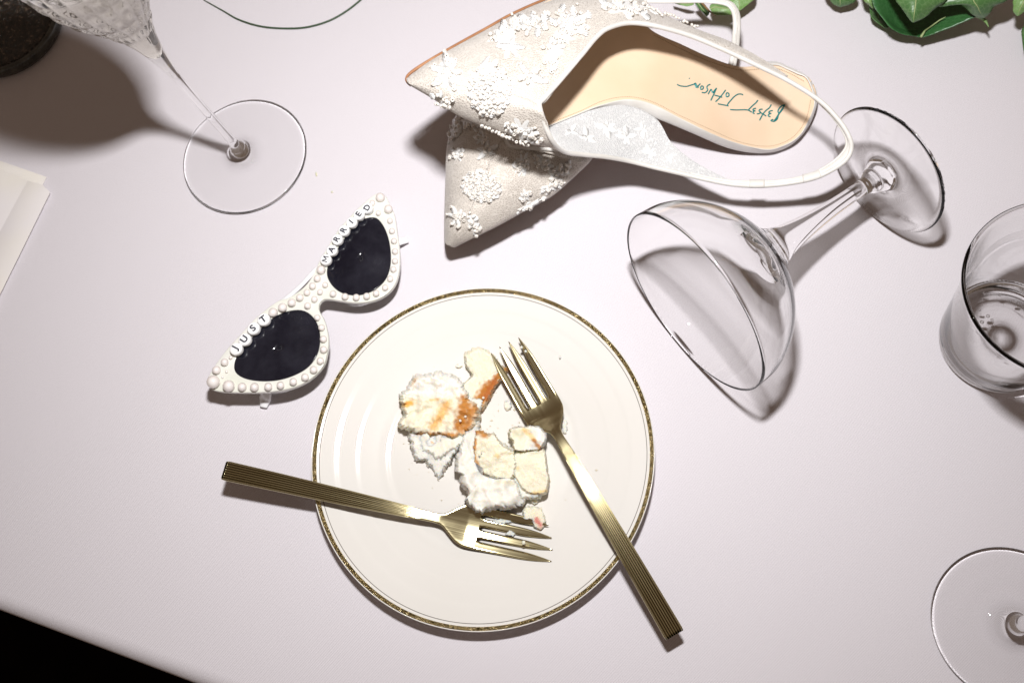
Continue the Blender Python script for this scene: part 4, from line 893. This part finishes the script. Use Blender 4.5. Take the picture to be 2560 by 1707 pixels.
AP2 = [((800, 850), 175, 140, 15, 'rose', 62, 8), ((560, 1150), 110, 80, 70, 'star', 16, 6), ((720, 1220), 110, 60, 60, 'spray', 12, 7), ((1190, 640), 60, 110, 10, 'spray', 14, 7), ((1400, 620), 110, 55, 30, 'spray', 12, 7), ((1560, 700), 120, 60, -35, 'spray', 18, 8), ((1480, 850), 115, 50, -35, 'spray', 12, 9),
       ((1230, 940), 60, 55, -40, 'spray', 4, 5), ((1270, 1030), 130, 22, -28, 'spray', 5, 8), ((860, 500), 110, 70, -30, 'star', 8, 5), ((570, 540), 60, 60, 0, 'spray', 5, 6), ((540, 300), 40, 130, 12, 'spray', 14, 10), ((700, 230), 120, 60, 25, 'spray', 12, 8), ((800, 390), 60, 50, 10, 'spray', 6, 5)]
for c, rx, ry, an, kd, nb, pe in AP2: applique(S2, b2_, Z2, c, rx, ry, an, kd, nb, pe)
# white lace flowers woven into the inner side panel
bp_ = bvh_of([panel])
def lace_flower(c, R0, k):
    Pv, Pf = [], []
    for i in range(k):
        a = 2*PI*i/k+random.random()*1.6; R = R0*random.uniform(.4, 1.25)
        for j in range(9):
            t = .15+.85*j/8; q = (c[0]+R*t*math.cos(a), c[1]+R*t*math.sin(a)); w_ = R*.22*math.sin(PI*t)+2
            pts = [hit(bp_, *Z8(q[0]+s*w_*-math.sin(a), q[1]+s*w_*math.cos(a))) for s in (-1, 0, 1)]
            if all(p[0] is not None for p in pts): v_, f_ = sweep_mesh([list(p[0]+p[1]*.0001) for p in pts], .0004, sides=5, flat=.3); o_ = len(Pv); Pv.extend(v_); Pf.extend([tuple(i_+o_ for i_ in q_) for q_ in f_])
    if Pv: mesh('lace_flower', Pv, Pf, m_lining2, S1)
m_lining2 = mat('white_lace_thread', (.86, .86, .85), .7)
for c, R, k in [((1080, 640), 55, 7), ((1180, 690), 50, 6), ((1260, 650), 40, 5), ((980, 690), 50, 6), ((1300, 770), 45, 6), ((900, 660), 40, 5), ((1400, 800), 35, 5)]: lace_flower(c, R, k)
print('beads', NB)

# fine crumb dust scattered over the plate
V, F = [], []
_kc = at(1180, 1090, .005)
for i in range(420):
    a = random.uniform(0, 2*PI); r_ = abs(random.gauss(0, .024)); X = _kc.x+r_*math.cos(a); Y = _kc.y+r_*math.sin(a)
    if math.hypot(X-PC.x, Y-PC.y) > .085: continue
    c = Vector((X, Y, plate_z(X, Y)+.0002)); s = random.uniform(.1, 1)**3*.0008+.00012; o_ = len(V)
    V += [c+Vector((random.uniform(.5, 1.4)*dx, random.uniform(.5, 1.4)*dy, dz))*s for dx, dy, dz in [(1, 0, 0), (0, 1, 0), (-1, 0, 0), (0, -1, 0), (0, 0, .8), (0, 0, -.5)]]
    F += [(o_+p, o_+q, o_+4) for p, q in ((0, 1), (1, 2), (2, 3), (3, 0))]+[(o_+q, o_+p, o_+5) for p, q in ((0, 1), (1, 2), (2, 3), (3, 0))]
m_dust = mat('crumb_dust', (.76, .69, .53), .9)
cd_ = mesh('crumb_dust', V, F, m_dust); cd_['kind'] = 'stuff'; cd_['label'] = 'fine crumb dust scattered on the cream plate'

# ------------------------------------------------------------------ greenery
def leaf(parent, secs, material, Z=ZL, vein=True, nser=26, ser=.0006, sink=.0015, label=None):
    """rows of (left, middle, right) points; toothed edge, side veins as creases, raised midrib"""
    n, m = 60, 15
    S = np.array([[list(A(Z, *p)) for p in s] for s in secs]); G = cru(S, np.linspace(0, len(secs)-1, n)); G = np.swapaxes(cru(np.swapaxes(G, 0, 1), np.linspace(0, 2, m)), 0, 1)
    for i in range(n):
        s = i/(n-1)
        for e, q in ((0, 1), (m-1, m-2)):
            d = G[i, e]-G[i, q]; l_ = np.linalg.norm(d)+1e-9; k = ((s*nser) % 1); G[i, e] += d/l_*ser*(k-.3)
        for j in range(m):
            x = abs(j/(m-1)-.5)*2; G[i, j, 2] += .00028*math.sin((s*15-x*2.2)*2*PI)*x*(1-x)*3+.0006*noise.noise(Vector(G[i, j])*140)
    o = gridmesh('leaf', G, material, parent, thick=.0004, off=0)
    if label: o['label'] = label
    if vein:
        p = G[:, m//2]+np.array([0, 0, .0002]); V, F = sweep_mesh(p, [.00055*(1-.75*i/(n-1)) for i in range(n)], sides=6); mesh('midrib', V, F, m_vein, o)
    return o
GR = thing('rose_foliage', 'cluster of dark toothed rose leaves hanging into the upper right corner', 'foliage', 'sprigs of greenery at the top edge', loc=at(2320, -60, 0))
# (left, mid, right) rows from base to tip
leaf(GR, [[(80, -160, .020), (250, -170, .021), (440, -150, .020)], [(110, -60, .018), (260, -60, .020), (475, -60, .018)], [(160, 5, .015), (270, 0, .018), (440, 15, .015)], [(205, 55, .013), (272, 50, .015), (370, 58, .013)], [(262, 82, .0115), (274, 84, .012), (290, 82, .0115)]], m_leafm)
leaf(GR, [[(900, -420, .028), (1250, -420, .024), (1900, -350, .030)], [(660, -150, .028), (1220, -120, .016), (2050, -120, .032)], [(640, 30, .026), (1140, 140, .012), (2000, 60, .030)], [(740, 190, .024), (1060, 320, .011), (1800, 195, .027)], [(860, 330, .020), (1080, 372, .013), (1420, 355, .019)], [(1020, 402, .016), (1110, 412, .0145), (1200, 428, .016)]], m_leafd, vein=False)
tube('midrib', [A(ZL, 1188, 420, .0185), A(ZL, 1230, 350, .0178), A(ZL, 1330, 280, .0180), A(ZL, 1400, 230, .020), A(ZL, 1465, 195, .0225)], [.0008, .0006, .0005, .0004, .0002], m_vein, GR, sides=6)
leaf(GR, [[(560, -200, .012), (700, -180, .008), (900, -150, .006)], [(600, 20, .012), (700, 60, .007), (820, 60, .005)], [(622, 170, .012), (700, 190, .008), (840, 200, .005)], [(665, 240, .011), (730, 260, .008), (820, 260, .005)], [(770, 318, .008), (790, 322, .007), (815, 322, .006)]], m_leafm)
leaf(GR, [[(500, -150, .022), (560, -150, .023), (700, -120, .022)], [(540, 0, .020), (590, 10, .021), (640, 20, .020)], [(600, 60, .017), (620, 62, .018), (640, 70, .017)], [(640, 98, .015), (646, 100, .015), (652, 102, .015)]], m_leafl, vein=False)
leaf(GR, [[(760, -350, .046), (1150, -380, .052), (1700, -350, .046)], [(790, -160, .044), (1140, -160, .050), (1600, -160, .044)], [(890, -10, .043), (1130, -10, .048), (1480, 0, .043)], [(990, 120, .042), (1115, 120, .046), (1350, 95, .041)], [(1045, 200, .041), (1105, 200, .043), (1240, 190, .040)], [(1092, 250, .040), (1104, 252, .0405), (1118, 246, .040)]], m_leafm)
leaf(GR, [[(1300, -320, .040), (1850, -350, .046), (2500, -320, .040)], [(1330, -100, .040), (1830, -120, .046), (2300, -120, .040)], [(1370, 70, .038), (1780, 0, .043), (2160, 5, .038)], [(1620, 52, .036), (1830, 90, .039), (2020, 70, .035)], [(1770, 165, .031), (1868, 165, .033), (1965, 150, .031)], [(1860, 206, .028), (1880, 207, .028), (1905, 203, .028)]], m_leafm)
leaf(GR, [[(1780, 190, .026), (1790, 190, .0265), (1815, 192, .026)], [(1830, 208, .024), (1860, 205, .0245), (1890, 205, .024)], [(1900, 250, .022), (1915, 240, .0225), (1928, 232, .022)], [(1948, 312, .020), (1950, 312, .020), (1953, 310, .020)]], m_leafl, vein=False, ser=.0001)
leaf(GR, [[(2200, -180, .034), (2420, -180, .036), (2700, -120, .034)], [(2232, 40, .031), (2350, 20, .034), (2560, 20, .032)], [(2232, 130, .028), (2300, 120, .030), (2420, 80, .030)], [(2268, 182, .026), (2285, 182, .0265), (2310, 170, .027)]], m_leafl)
GR2 = thing('leaf', 'dark leaf barely entering the right edge below the foliage', 'leaf', 'sprigs of greenery at the top edge', loc=at(2575, 100, 0))
leaf(GR2, [[(2560, 120, .010), (2650, 200, .012), (2750, 300, .010)], [(2345, 310, .008), (2500, 380, .011), (2650, 480, .009)], [(2332, 440, .008), (2450, 520, .010), (2560, 620, .008)], [(2360, 640, .006), (2400, 680, .007), (2440, 720, .006)]], m_leafm)
SP = thing('rose_sprig', 'small green sprig with browned leaves behind the shoe strap', 'foliage', 'sprigs of greenery at the top edge', loc=at(1780, -20, 0))
leaf(SP, [[(-140, 10, .012), (-120, 60, .013), (-60, 80, .012)], [(40, 40, .014), (60, 75, .0145), (60, 110, .014)], [(150, 40, .016), (160, 80, .016), (160, 126, .015)], [(270, 60, .017), (272, 76, .0175), (262, 100, .017)]], m_leafl, Z=ZS, ser=.0003)
leaf(SP, [[(280, 30, .020), (330, 30, .0195), (420, 40, .021)], [(330, 110, .019), (400, 120, .018), (480, 130, .020)], [(410, 200, .017), (470, 210, .016), (560, 220, .018)], [(480, 280, .015), (520, 280, .0145), (565, 290, .016)], [(512, 326, .013), (520, 330, .013), (532, 318, .0135)]], m_leafm, Z=ZS, ser=.0003)
leaf(SP, [[(580, 150, .016), (590, 180, .016), (620, 230, .016)], [(620, 90, .016), (700, 150, .017), (690, 290, .016)], [(780, 90, .016), (820, 170, .018), (830, 302, .016)], [(940, 120, .016), (940, 180, .018), (960, 296, .016)], [(1080, 150, .016), (1080, 190, .017), (1060, 270, .016)]], m_leafl, Z=ZS, ser=.0003)
leaf(SP, [[(900, -260, .018), (1150, -300, .021), (1500, -240, .018)], [(920, -60, .018), (1150, -80, .020), (1470, -40, .018)], [(1010, 80, .018), (1160, 60, .019), (1370, 60, .018)], [(1090, 170, .017), (1160, 150, .018), (1240, 165, .017)], [(1140, 222, .0165), (1150, 222, .0165), (1164, 214, .0165)]], m_leafl, Z=ZS, ser=.0005)
tube('twig', cr([list(A(ZS, x, y, z)) for x, y, z in [(300, -200, .024), (400, 20, .022), (480, 120, .020), (560, 210, .018), (620, 260, .016), (705, 315, .013)]], 40), [.0011-.0007*i/39 for i in range(40)], m_twig, SP, sides=8)

# ------------------------------------------------------------------ refracted flash light falls on the cloth
for o in (cloth,): setp(o, 'is_caustics_receiver', True)

for o in list(C.objects):
    if o.parent is None and o.type in ('MESH', 'EMPTY'):
        o.location = Vector(o.location)*UNIT; o.scale = Vector(o.scale)*UNIT
